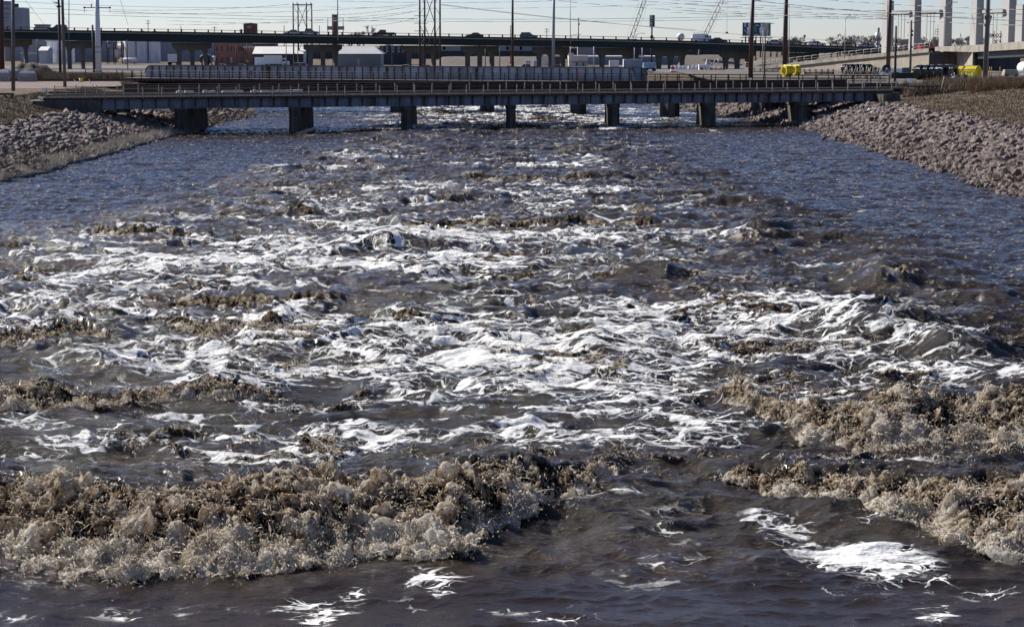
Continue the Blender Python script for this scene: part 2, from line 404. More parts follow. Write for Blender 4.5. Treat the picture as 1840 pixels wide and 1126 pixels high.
def water_material():
    m = bpy.data.materials.new('muddy_water'); t, b = nodes(m)
    at_ = lambda n: (lambda a: (setattr(a, 'attribute_name', n), a.outputs['Fac'])[1])(N(t, 'ShaderNodeAttribute'))
    foam, froth, rough, foot, lump, crest = at_('foam'), at_('froth'), at_('rough'), at_('foot'), at_('lump'), at_('crest')
    P = POS(t, (.62, 1, .0))
    # warped coordinates
    nz = N(t, 'ShaderNodeTexNoise'); nz.inputs['Scale'].default_value = .9; nz.inputs['Detail'].default_value = 4
    t.links.new(P, nz.inputs['Vector'])
    sub = N(t, 'ShaderNodeVectorMath', operation='SUBTRACT'); t.links.new(nz.outputs['Color'], sub.inputs[0]); sub.inputs[1].default_value = (.5, .5, .5)
    scl = N(t, 'ShaderNodeVectorMath', operation='SCALE'); t.links.new(sub.outputs[0], scl.inputs[0]); scl.inputs['Scale'].default_value = 1.5
    add = N(t, 'ShaderNodeVectorMath', operation='ADD'); t.links.new(P, add.inputs[0]); t.links.new(scl.outputs[0], add.inputs[1])
    W = add.outputs[0]
    def edge(scale):
        v = N(t, 'ShaderNodeTexVoronoi', feature='DISTANCE_TO_EDGE'); v.inputs['Scale'].default_value = scale
        v.inputs['Randomness'].default_value = 1; t.links.new(W, v.inputs['Vector']); return v.outputs['Distance']
    big = NOISE(t, W, .42, 4, .55, .8); fine = NOISE(t, W, 3.6, 7, .66, .5); tiny = NOISE(t, P, 21, 4, .6)
    dens = MATH(t, 'ADD', foam, MATH(t, 'MULTIPLY', MATH(t, 'SUBTRACT', big, .5), 2.9))
    dens = MATH(t, 'ADD', dens, MATH(t, 'MULTIPLY', MATH(t, 'SUBTRACT', fine, .5), 1.05))
    dens = MATH(t, 'ADD', dens, MATH(t, 'MULTIPLY', MATH(t, 'SUBTRACT', NOISE(t, P, .17, 3, .5), .5), 1.5))
    on = MR(t, foam, .03, .22)
    solid = MR(t, dens, .97, 1.05)
    e1 = MATH(t, 'SUBTRACT', MATH(t, 'MULTIPLY', dens, .105), edge(.62))
    e2 = MATH(t, 'SUBTRACT', MATH(t, 'MULTIPLY', dens, .085), edge(1.7))
    e3 = MATH(t, 'SUBTRACT', MATH(t, 'MULTIPLY', MATH(t, 'SUBTRACT', dens, .1), .065), edge(4.6))
    lace = MATH(t, 'MAXIMUM', MR(t, e1, .0, .02), MATH(t, 'MAXIMUM', MR(t, e2, .0, .02), MR(t, e3, .0, .02)))
    lace = MATH(t, 'MULTIPLY', lace, MR(t, dens, .12, .4))
    lace = MATH(t, 'MULTIPLY', lace, MR(t, fine, .34, .5))
    white = MATH(t, 'MULTIPLY', MATH(t, 'MAXIMUM', solid, lace), on)
    white = MATH(t, 'MULTIPLY', white, MR(t, tiny, .26, .42, .55, 1))
    # loose bubbles everywhere in the current
    fl = NOISE(t, POS(t, (.35, 1, 0)), 3.1, 9, .8)
    fl2 = MATH(t, 'MULTIPLY', MR(t, fl, .66, .69), MR(t, big, .42, .6, .35, .95))
    fl3 = MATH(t, 'MULTIPLY', MR(t, crest, .50, .80), MR(t, NOISE(t, POS(t, (.8, 1, 0)), 4.2, 8, .8), .52, .58))
    fl2 = MATH(t, 'MAXIMUM', fl2, MATH(t, 'MULTIPLY', fl3, .8))
    ntan = NOISE(t, POS(t, (1, 1, 1)), 2.3, 8, .75)
    mud = MIX(t, MR(t, NOISE(t, P, .23, 3, .5), .3, .7), (.018, .0120, .0070), (.036, .0245, .0150))
    nf = NOISE(t, POS(t), 7.5, 7, .75)
    froth_tone = MATH(t, 'ADD', MATH(t, 'MULTIPLY', lump, .62), MATH(t, 'ADD', MATH(t, 'MULTIPLY', MATH(t, 'SUBTRACT', ntan, .5), 1.6), MATH(t, 'MULTIPLY', MATH(t, 'SUBTRACT', nf, .5), 2.0)))  # lump height paints crease shade and bright tops into the froth; noise varies it
    froth_tone = MATH(t, 'ADD', froth_tone, MATH(t, 'MULTIPLY', foot, .75))
    froc = MIX(t, MR(t, froth_tone, .16, .46), (.030, .020, .012), (.60, .46, .31))
    froc = MIX(t, MR(t, froth_tone, .42, .70), froc, (.93, .88, .78))
    fm = MR(t, MATH(t, 'ADD', froth, MATH(t, 'MULTIPLY', MATH(t, 'SUBTRACT', ntan, .5), .9)), .30, .48)
    c = MIX(t, fl2, mud, (.52, .45, .36))
    c = MIX(t, white, c, MIX(t, MR(t, tiny, .3, .6), (.62, .60, .56), (.84, .84, .83)))
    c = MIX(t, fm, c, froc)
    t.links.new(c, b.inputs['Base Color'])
    anyf = MATH(t, 'MAXIMUM', MATH(t, 'MAXIMUM', white, fm), fl2)
    t.links.new(MR(t, anyf, 0, 1, .10, .7, False), b.inputs['Roughness'])
    b.inputs['IOR'].default_value = 1.333
    t.links.new(MR(t, anyf, 0, 1, .40, .15, False), b.inputs['Specular IOR Level'])
    b.inputs['Subsurface Weight'].default_value = 0
    # ripples, foam relief
    h = MATH(t, 'MULTIPLY', NOISE(t, POS(t, (.7, 1.3, 0)), 3.4, 7, .66), .17)
    h = MATH(t, 'MULTIPLY', h, rough)
    h = MATH(t, 'ADD', h, MATH(t, 'MULTIPLY', white, .035))
    h = MATH(t, 'ADD', h, MATH(t, 'MULTIPLY', MATH(t, 'MULTIPLY', NOISE(t, POS(t), 11, 6, .7), fm), .10))
    bp = N(t, 'ShaderNodeBump'); bp.inputs['Strength'].default_value = 1; bp.inputs['Distance'].default_value = 1
    t.links.new(h, bp.inputs['Height']); t.links.new(bp.outputs[0], b.inputs['Normal'])
    tr = N(t, 'ShaderNodeBsdfTranslucent'); t.links.new(c, tr.inputs[0]); t.links.new(bp.outputs[0], tr.inputs['Normal'])
    mx = N(t, 'ShaderNodeMixShader'); t.links.new(MATH(t, 'MULTIPLY', fm, .58), mx.inputs[0])
    t.links.new(b.outputs[0], mx.inputs[1]); t.links.new(tr.outputs[0], mx.inputs[2])
    t.links.new(mx.outputs[0], t.nodes['Material Output'].inputs[0])
    return m
WM = water_material()
river = np_mesh('river_water', V, Fq, WM, smooth=True)
tag(river, kind='structure')
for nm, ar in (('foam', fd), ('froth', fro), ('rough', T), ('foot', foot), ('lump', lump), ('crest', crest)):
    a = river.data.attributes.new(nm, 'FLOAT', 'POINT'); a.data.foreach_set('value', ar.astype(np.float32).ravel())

# ---------------------------------------------------------------- flying spray over the rollers
def spray():
    rng = np.random.RandomState(11)
    w = fro * (YY < 62) * (YY > 28) * (.45 + .6 * foot)
    cell = np.gradient(YY, axis=0) * np.gradient(XX, axis=1)
    w = w * cell * (.25 + np.clip(fbm(XX * 1.1, YY * 1.1, 3, 71) + .35, 0, 1.2) ** 2)
    inframe = np.abs(XX / YY) < .29
    w = (w * inframe).ravel().astype(np.float64); cs = np.cumsum(w); cs /= cs[-1]
    out_p, out_r, out_d = [], [], []
    Z = z.ravel(); Xf = (XX + dx).ravel(); Yf = (YY + dy).ravel()
    # ballistic strings of drops
    nS = 26000
    i = np.searchsorted(cs, rng.rand(nS)); x0, y0, z0 = Xf[i], Yf[i], Z[i]
    vel = rng.normal(0, 1, (nS, 3)) * (.55, .55, .25) + (0.0, -.5, 1.25)
    vel *= (rng.rand(nS) ** 1.2 * 1.1 + .25)[:, None]
    # thin fingers of water thrown up, each a bent tapering strand, then loose drops
    K = 7; sv, sf = [], []; rad0 = .0045 + .0085 * rng.rand(nS) ** 1.6; dtt = .012 + .022 * rng.rand(nS)
    jit = rng.normal(0, 1, (nS, 3)) * .35
    for k in range(K):
        tt = k * dtt
        p = np.stack([x0 + (vel[:, 0] + jit[:, 0] * k / K) * tt, y0 + (vel[:, 1] + jit[:, 1] * k / K) * tt, z0 - .03 + (vel[:, 2]) * tt - 4.9 * tt * tt], -1) + rng.normal(0, .006, (nS, 3)) * (k > 0)
        r_ = rad0 * (1.5 - 1.1 * k / (K - 1)) * (.7 + .8 * rng.rand(nS))
        for j in range(3):
            q = 2.094 * j; sv.append(p + np.stack([r_ * math.cos(q), r_ * .4 * math.sin(q) + r_ * math.sin(q) * .6, r_ * math.sin(q + .8)], -1))
    sv = np.stack(sv, 1)
    fs = []
    for k in range(K - 1):
        for j in range(3):
            a0, a1, b0, b1 = k * 3 + j, k * 3 + (j + 1) % 3, k * 3 + 3 + j, k * 3 + 3 + (j + 1) % 3; fs += [[a0, a1, b1], [a0, b1, b0]]
    fs = np.array(fs); strand_v = sv.reshape(-1, 3); strand_f = (np.arange(nS)[:, None, None] * (K * 3) + fs[None]).reshape(-1, 3)
    for k in range(2):
        tt = (7 + k * 1.5 + rng.rand(nS)) * dtt
        p = np.stack([x0 + (vel[:, 0] + jit[:, 0]) * tt, y0 + (vel[:, 1] + jit[:, 1]) * tt, z0 + vel[:, 2] * tt - 4.9 * tt * tt], -1) + rng.normal(0, .02, (nS, 3))
        out_p.append(p); out_r.append((.004 + .009 * rng.rand(nS) ** 2)); out_d.append(vel - np.stack([0 * tt, 0 * tt, 9.8 * tt], -1))
    nB = 26000
    i = np.searchsorted(cs, rng.rand(nB)); 
    p = np.stack([Xf[i], Yf[i] - rng.exponential(.16, nB), Z[i] + rng.exponential(.06, nB)], -1) + rng.normal(0, .04, (nB, 3))
    out_p.append(p); out_r.append(.004 + .014 * rng.rand(nB) ** 3); out_d.append(rng.normal(0, 1, (nB, 3)) + (0, 0, 1))
    p = np.concatenate(out_p); r = np.concatenate(out_r); d = np.concatenate(out_d)
    d /= np.linalg.norm(d, axis=1)[:, None] + 1e-6
    a = np.cross(d, rng.normal(0, 1, d.shape)); a /= np.linalg.norm(a, axis=1)[:, None] + 1e-6
    b = np.cross(d, a); n = len(p)
    L = r * (1.2 + 1.8 * rng.rand(n))
    # six-vertex drops, pointed along their flight
    vs = np.stack([p + d * L[:, None], p + a * r[:, None], p + b * r[:, None] * .8, p - a * r[:, None], p - b * r[:, None] * .8, p - d * L[:, None]], 1)
    f = np.array([[0, 1, 2], [0, 2, 3], [0, 3, 4], [0, 4, 1], [5, 2, 1], [5, 3, 2], [5, 4, 3], [5, 1, 4]])
    faces = (np.arange(n)[:, None, None] * 6 + f[None]).reshape(-1, 3)
    faces = np.concatenate([faces, strand_f + n * 6]); vs = np.concatenate([vs.reshape(-1, 3), strand_v])
    m = bpy.data.materials.new('spray_drops'); t, bs = nodes(m)
    g = N(t, 'ShaderNodeNewGeometry')
    c = MIX(t, MR(t, g.outputs['Random Per Island'], 0, 1, 0, 1, False), (.50, .39, .27), (.93, .89, .80))
    t.links.new(c, bs.inputs['Base Color']); bs.inputs['Roughness'].default_value = .45
    tr = N(t, 'ShaderNodeBsdfTranslucent'); t.links.new(c, tr.inputs[0])
    mx = N(t, 'ShaderNodeMixShader'); mx.inputs[0].default_value = .5
    t.links.new(bs.outputs[0], mx.inputs[1]); t.links.new(tr.outputs[0], mx.inputs[2])
    t.links.new(mx.outputs[0], t.nodes['Material Output'].inputs[0])
    o = np_mesh('water_spray', vs.reshape(-1, 3), faces, m, smooth=True)
    tag(o, kind='stuff')
spray()
# ---------------------------------------------------------------- ground, riprap, dry grass
def ground_z(X, Y, bump=True):
    X = np.asarray(X, float); Y = np.asarray(Y, float)
    n = .25 * fbm(X * .3 + 3, Y * .3, 3, 81)
    dl = XL(Y) - X + n; dr = X - XR(Y) + n
    zl = np.interp(dl, [-8, 0, 9, 16.5, 19], [-1.8, .05, 2.3, 3.9, 4.0]); zr = np.interp(dr, [-8, 0, 10, 25, 28], [-1.8, .05, 2.4, 4.0, 4.08])
    z = np.maximum(zl, zr)
    hi = np.maximum(dl / 17, dr / 26)
    z = z + np.where(hi < 1, 1, 0) * (1 - sstep(.8, 1, hi)) * .16 * fbm(X * .5, Y * .5, 3, 84) * bump
    k = sstep(322, 336, Y); z = z * (1 - k) + k * 4.0
    z = z - 1.5 * sstep(352, 430, Y)
    return z
gx = np.unique(np.concatenate([[-7000, -3000, -1500, -800, -450, -300, -200, -140, -110], np.arange(-90, 90.1, .55), [110, 140, 200, 300, 450, 800, 1500, 3000, 7000]]))
gy = np.unique(np.concatenate([np.arange(-20, 60, 4), np.arange(60, 345, .9), np.arange(345, 440, 8), [500, 600, 800, 1100, 1600, 2500, 4000, 7000, 11000]]))
GX, GY = np.meshgrid(gx, gy); GZ = ground_z(GX, GY)
nr, nc = GX.shape; ii = np.arange(nr * nc).reshape(nr, nc)
fq = np.stack([ii[:-1, :-1], ii[:-1, 1:], ii[1:, 1:], ii[1:, :-1]], -1).reshape(-1, 4)
def ground_mat():
    m = bpy.data.materials.new('dry_ground'); t, b = nodes(m); P = POS(t)
    a = NOISE(t, P, .35, 8, .68); f = NOISE(t, P, 3.2, 8, .72); st = NOISE(t, POS(t, (1, .25, 1)), 1.6, 6, .7)
    c = MIX(t, MR(t, f, .36, .62), (.06, .046, .034), (.19, .15, .105))
    c = MIX(t, MR(t, a, .45, .65, 0, .7), c, (.15, .105, .082))
    c = MIX(t, MR(t, st, .56, .68, 0, .6), c, (.21, .17, .115))
    t.links.new(c, b.inputs['Base Color']); b.inputs['Roughness'].default_value = .95; b.inputs['Specular IOR Level'].default_value = .1
    bp = N(t, 'ShaderNodeBump'); bp.inputs['Distance'].default_value = .18
    t.links.new(f, bp.inputs['Height']); t.links.new(bp.outputs[0], b.inputs['Normal'])
    return m
tag(np_mesh('ground', np.stack([GX, GY, GZ], -1).reshape(-1, 3), fq, ground_mat(), smooth=True), kind='structure')

# riprap
M_ROCK = pm('quartzite', (.165, .128, .113), .85, .4, 1.3, col2=(.09, .075, .075), stain=.9, bump=.05, bscale=5, spec=.3, island=.38)
def wet_foot(m):
    t = m.node_tree; b = t.nodes['Principled BSDF']; src = b.inputs['Base Color'].links[0].from_socket
    g = N(t, 'ShaderNodeNewGeometry'); sx = N(t, 'ShaderNodeSeparateXYZ'); t.links.new(g.outputs['Position'], sx.inputs[0])
    t.links.new(MIX(t, MR(t, MATH(t, 'ADD', sx.outputs[2], NOISE(t, POS(t), 1.5, 3, .6)), .62, .85), (.035, .024, .019), src), b.inputs['Base Color'])
wet_foot(M_ROCK)
def ico():
    p = (1 + 5 ** .5) / 2
    v = np.array([(-1, p, 0), (1, p, 0), (-1, -p, 0), (1, -p, 0), (0, -1, p), (0, 1, p), (0, -1, -p), (0, 1, -p), (p, 0, -1), (p, 0, 1), (-p, 0, -1), (-p, 0, 1)]) / 1.9
    f = np.array([(0, 11, 5), (0, 5, 1), (0, 1, 7), (0, 7, 10), (0, 10, 11), (1, 5, 9), (5, 11, 4), (11, 10, 2), (10, 7, 6), (7, 1, 8), (3, 9, 4), (3, 4, 2), (3, 2, 6), (3, 6, 8), (3, 8, 9), (4, 9, 5), (2, 4, 11), (6, 2, 10), (8, 6, 7), (9, 8, 1)])
    return v, f
IV, IF = ico()
def rock_verts(rng, n):
    "n angular blocks: icosahedra squeezed towards a box, jittered and turned"
    v = np.repeat(IV[None], n, 0)
    v = np.sign(v) * np.abs(v) ** .42
    v = v + rng.normal(0, .19, v.shape)
    v = v * (np.stack([.75 + .5 * rng.rand(n), .5 + .35 * rng.rand(n), .28 + .25 * rng.rand(n)], -1))[:, None, :]
    ang = rng.rand(n) * 6.28; til = rng.normal(0, .5, (n, 2))
    def rot(v, a, i, j):
        c, s = np.cos(a)[:, None], np.sin(a)[:, None]; o = v.copy(); o[..., i] = v[..., i] * c - v[..., j] * s; o[..., j] = v[..., i] * s + v[..., j] * c; return o
    v = rot(v, til[:, 0], 1, 2); v = rot(v, til[:, 1], 0, 2); v = rot(v, ang, 0, 1)
    return v
rng = np.random.RandomState(5)
protos = []
for k in range(10):
    me = bpy.data.meshes.new('boulder'); v = rock_verts(rng, 1)[0]
    me.from_pydata([tuple(x) for x in v], [], [tuple(int(i) for i in f) for f in IF]); me.materials.append(M_ROCK); protos.append(me)
def rocks(side, n, near, label, group):
    Y = 92 + (300 - 92) * rng.rand(n) ** 1.25; d = rng.rand(n) * (9.6 if side < 0 else 10.4) - .3
    d = d + .8 * pn(Y * .2, Y * 0, 91) * (d > 5)
    X = XL(Y) - d if side < 0 else XR(Y) + d
    s = (.15 + .15 * rng.rand(n) + .32 * rng.rand(n) ** 4) * np.interp(d, [-.3, 1.2, 2.5], [.65, .8, 1])
    keep = np.abs(X / Y) < .30; 
    # in the photo the spoil under the first bridge is bare
    X, Y, d, s = X[keep], Y[keep], d[keep], s[keep]
    z = ground_z(X, Y) + .10 * s + .06 * rng.rand(len(X))
    vis = (np.abs(X / Y) < .2575) & (Y > 100)
    size = s / Y * vis; o = np.argsort(-size); big, rest = o[:near], o[near:]
    for k in big:
        ob = bpy.data.objects.new('boulder', protos[rng.randint(10)]); COL.objects.link(ob)
        ob.location = (X[k], Y[k], z[k]); ob.scale = (s[k],) * 3; ob.rotation_euler = (rng.normal(0, .2), rng.normal(0, .2), rng.rand() * 6.28)
        tag(ob, label, 'boulder', group)
    n2 = len(rest); v = rock_verts(rng, n2) * s[rest][:, None, None] + np.stack([X, Y, z], -1)[rest][:, None, :]
    f = (np.arange(n2)[:, None, None] * 12 + IF[None]).reshape(-1, 3)
    tag(np_mesh('riprap', v.reshape(-1, 3), f, M_ROCK), kind='stuff')
rocks(-1, 21000, 90, 'shaded purple brown quartzite boulder in the riprap below the gravel road and guy-wired poles', 'boulders on the shaded bank')
rocks(1, 21000, 210, 'sunlit pink quartzite boulder in the riprap below the yard of pipe coils', 'boulders on the sunlit bank')

def blades(name, X, Y, hgt, wid, m, lean=.35, seed=1, per=1, z0=0):
    r = np.random.RandomState(seed); X = np.repeat(X, per) + r.normal(0, .08, len(X) * per) * (per > 1); Y = np.repeat(Y, per) + r.normal(0, .08, len(Y) * per) * (per > 1)
    n = len(X); z = ground_z(X, Y) - .03 + z0; h = hgt * (.5 + r.rand(n)); w = wid * (.6 + .8 * r.rand(n))
    a = r.rand(n) * 3.14; dx, dy = np.cos(a) * w, np.sin(a) * w; lx, ly = r.normal(0, lean, n) * h, r.normal(0, lean, n) * h
    v = np.stack([np.stack([X - dx, Y - dy, z], -1), np.stack([X + dx, Y + dy, z], -1), np.stack([X + lx, Y + ly, z + h], -1)], 1).reshape(-1, 3)
    f = np.arange(3 * n).reshape(-1, 3)
    return tag(np_mesh(name, v, f, m), kind='stuff')
M_GRS = pm('dry_grass', (.23, .178, .12), .9, .35, .35, island=.45, spec=.1, col2=(.12, .085, .06), stain=.8)
M_PALE = pm('bleached_grass', (.48, .43, .35), .9, .2, .5, island=.35, spec=.1)
M_WEED = pm('weeds', (.16, .12, .085), .9, .3, .5, island=.4, spec=.1)
def scatter(n, side, d0, d1, y0, y1, thr=None, seed=0, pw=1.3):
    r = np.random.RandomState(seed + 77); Y = y0 + (y1 - y0) * r.rand(n) ** pw; d = d0 + (d1 - d0) * r.rand(n)
    X = XL(Y) - d if side < 0 else XR(Y) + d
    k = np.abs(X / Y) < .3
    if thr is not None: k &= (fbm(X * .35, Y * .35, 3, 95 + seed) > thr)
    return X[k], Y[k]
X, Y = scatter(45000, -1, 8.6, 17, 105, 225, seed=1); blades('dry_grass', X, Y, .20, .035, M_GRS, seed=1)
X, Y = scatter(70000, 1, 9.6, 28, 100, 240, seed=2); blades('dry_grass', X, Y, .20, .035, M_GRS, seed=2)
X, Y = scatter(16000, -1, .1, 1.7, 100, 200, thr=-.08, seed=3, pw=1.6); blades('bleached_grass', X, Y, .48, .04, M_PALE, seed=3, per=2)
X, Y = scatter(2600, 1, .4, 1.4, 95, 215, thr=.03, seed=4, pw=1.2); blades('bleached_grass', X, Y, .26, .04, M_PALE, seed=4, per=2)
X, Y = scatter(5200, -1, 1.0, 4.0, 100, 215, thr=-.02, seed=5); blades('weeds', X, Y, .6, .02, M_WEED, seed=5, per=2)
X, Y = scatter(6000, 1, .2, 3.2, 95, 215, thr=.04, seed=6); blades('weeds', X, Y, .55, .02, M_WEED, seed=6, per=2)
X, Y = scatter(4000, -1, .3, 5, 205, 262, thr=-.1, seed=8); blades('dry_grass', X, Y, .5, .03, M_GRS, seed=8, per=3)
# tall dead weeds round the yard at the right and by the poles at the left
r_ = np.random.RandomState(31)
def patch(name, px0, px1, Y0, Y1, n, h, m, seed, z=4.0):
    r = np.random.RandomState(seed); Y = Y0 + (Y1 - Y0) * r.rand(n); px = px0 + (px1 - px0) * r.rand(n); X = (px - 920) / F * Y
    k = fbm(X * .3, Y * .3, 2, seed) > -.25
    blades(name, X[k], Y[k], h, .03, m, seed=seed, per=2)
patch('dead_weeds', 1620, 1860, 228, 246, 9000, 1.0, M_GRS, 41)
patch('dead_weeds', 1740, 1860, 224, 236, 5000, .9, pm('reeds', (.19, .125, .08), .9, .3, .5, island=.4, spec=.1), 42)
patch('dead_weeds', 85, 245, 278, 292, 6000, .9, M_GRS, 43)
patch('dead_weeds', 225, 290, 236, 262, 3500, .6, M_GRS, 44)
patch('dead_weeds', 150, 300, 214, 232, 3500, .35, M_GRS, 45)

# black wet undercut along the left waterline
mb = MB(); r = random.Random(4)
for k in range(420):
    Y = 104 + k * .27; x = float(XL(Y)) - .1 + .3 * float(pn(np.array([Y * .35]), np.array([2.]), 6)[0])
    mb.box((x, Y, .10), (.6 + .4 * r.random(), .34, .38 + .16 * r.random()), rz=r.random(), top=(.7, .7))
mb.build('mud_bank', pm('wet_mud', (.022, .017, .014), .35, .4, 3), kind='structure')

# snow left by the right abutment
def snow(px, rx, ry, label_y, seed):
    c = px; n = 26; r = random.Random(seed); mbs = MB()
    rings = [(1.0, -.03), (.86, .05), (.5, .10), (0.02, .12)]; vs = []
    for s, h in rings:
        for k in range(n):
            t = 2 * math.pi * k / n; w = 1 + .3 * math.sin(3 * t + seed) + .15 * math.sin(7 * t + 2 * seed)
            x = c.x + rx * s * w * math.cos(t); y = c.y + ry * s * w * math.sin(t)
            vs.append((x, y, float(ground_z(x, y)) + h))
    fs = [[i * n + k, i * n + (k + 1) % n, (i + 1) * n + (k + 1) % n, (i + 1) * n + k] for i in range(3) for k in range(n)]
    mbs.add(vs, fs, True); mbs.build('snow', pm('snow_white', (.86, .87, .9), .7, .06, 2), kind='stuff')
def onground(px, py):
    lo, hi = 60., 600.
    for _ in range(60):
        m_ = (lo + hi) / 2; p = at(px, py, m_)
        if p.z > float(ground_z(p.x, p.y, False)): lo = m_
        else: hi = m_
    return at(px, py, (lo + hi) / 2)
snow(onground(1579, 194), 2.1, 5.0, 0, 2); snow(onground(1578, 203), .9, 2.2, 0, 5); snow(onground(1604, 207), 1.0, 1.6, 0, 9)

def sheet(name, poly, z, m, kind='structure'):
    me = bpy.data.meshes.new(name); me.from_pydata([(x, y, z) for x, y in poly], [], [list(range(len(poly)))]); me.materials.append(m)
    o = bpy.data.objects.new(name, me); COL.objects.link(o); return tag(o, kind=kind)
M_GRAV = pm('pink_gravel', (.19, .15, .14), .95, .18, .5, col2=(.12, .10, .09), stain=.3, bump=.02, bscale=8, spec=.1)
pl = lambda px, Y: ((px - 920) / F * Y, Y)
sheet('gravel_road', [pl(-120, 226), pl(60, 228), pl(150, 232), pl(215, 240), pl(255, 262), pl(215, 273), pl(-120, 276)], 4.02, M_GRAV)
sheet('gravel_yard', [pl(1290, 262), pl(1500, 250), pl(2100, 250), pl(2100, 390), pl(1200, 390)], 4.12, pm('grey_gravel', (.14, .125, .11), .95, .3, .5, spec=.1))
sheet('parking_lot', [pl(-300, 470), pl(2100, 470), pl(2100, 620), pl(-300, 620)], 2.53, pm('lot', (.16, .15, .15), .95, .2, .1, spec=.1))

# drifting log by the right bank
mb = MB(); c = onz(1478, 254, .1)
mb.tube(c + Vector((-.5, 0, -.15)), c + Vector((.5, .1, .45)), .13, .07, n=8); mb.tube(c + Vector((.1, 0, .2)), c + Vector((.2, .2, .7)), .04, .02, n=5)
c2 = onz(549, 238, .3)
MB().tube(c2 + Vector((-1.0, -.3, -.25)), c2 + Vector((1.0, .5, .45)), .19, .13, n=9).tube(c2 + Vector((-.2, 0, .1)), c2 + Vector((.2, -.3, .5)), .05, .02, n=5).build('driftwood_log', pm('bleached_wood', (.42, .34, .25), .8, .2, 2), label='pale bleached log lodged against the second bridge pier', cat='log')
c3 = onz(741, 236, 0)
MB().add([tuple(c3 + Vector(v)) for v in ((-.6, 0, -.3), (.6, 0, -.3), (.55, .5, -.3), (-.5, .5, -.3), (-.15, .1, .95), (.1, .2, .55), (.3, .1, .75), (.0, .35, .6))], [[0, 1, 5, 4], [1, 6, 5], [1, 2, 6], [2, 3, 7], [2, 7, 6], [3, 0, 4], [3, 4, 7], [4, 5, 7], [5, 6, 7]]).build('ice_block', pm('ice_white', (.8, .82, .84), .5, .1, 2), label='jagged white ice block stuck at the foot of the third bridge pier', cat='ice block')
mb.build('driftwood_log', pm('wetwood', (.05, .035, .028), .7, .3, 2), label='dark broken log sticking out of the water beside the pink riprap', cat='log')
# ---------------------------------------------------------------- railway bridges
M_GIRD = pm('grey_blue_steel', (.15, .172, .215), .6, .18, .8, col2=(.045, .035, .032), stain=.8, streak=1.3, spec=.4)
M_GIRD3 = pm('pale_blue_steel', (.30, .36, .44), .6, .15, .6, col2=(.07, .055, .05), stain=.6, streak=.9, spec=.4)
M_RUST = pm('rusty_steel', (.055, .042, .038), .75, .35, 1.2, col2=(.11, .055, .035), stain=.6, spec=.3)
M_TIE = pm('ties', (.035, .028, .025), .9, .4, 2.0)
M_POST = pm('weathered_posts', (.33, .28, .22), .8, .2, 2.0)
M_PIER = pm('stained_concrete', (.12, .105, .088), .9, .2, .8, col2=(.035, .03, .026), stain=.9, streak=1.6, bump=.02, spec=.2)
M_CONC = pm('bridge_concrete', (.31, .285, .245), .9, .15, .5, col2=(.17, .15, .13), stain=.6, streak=.8, bump=.015, spec=.2)

def frame_s(P0, th, px):
    "distance along the bridge line where photo column px meets it"
    k = (px - 920) / F   # X = k * depth ; depth ~ Y*CP+...
    c, s = math.cos(th), math.sin(th)
    # X = P0x + s*c ; Y = P0y + s*sn ; X = k*(Y*CP + 5*SP)
    return (k * (P0[1] * CP + 5 * SP_) - P0[0]) / (c - k * s * CP)

def railing(root, s0, s1, y, z0, z1, step, post_m, rail_m, rails, pr=.045, rr=.028, name='railing'):
    mb = MB()
    for zz in rails: mb.tube((s0, y, zz), (s1, y, zz), rr, n=6)
    rl = mb.build(name, rail_m, root)
    pm_ = MB().box((0, 0, (z1 - z0) / 2), (pr * 2, pr * 1.6, z1 - z0)); first = None; s = s0; r = random.Random(int(abs(y) * 10))
    while s <= s1 + .01:
        if first is None: first = p = pm_.build('post', post_m, rl)
        else: p = first.copy(); COL.objects.link(p); p.parent = rl
        p.location = (s, y, z0); p.rotation_euler = (r.gauss(0, .015), r.gauss(0, .02), 0); s += step
    return rl

def rails_track(mb, s0, s1, yc, z, tie_mb, tie=True):
    for dy in (-.72, .72): mb.box(((s0 + s1) / 2, yc + dy, z + .09), (s1 - s0, .08, .16))
    if tie:
        s = s0
        while s < s1: tie_mb.box((s, yc, z - .09), (.22, 3.3, .2)); s += .52

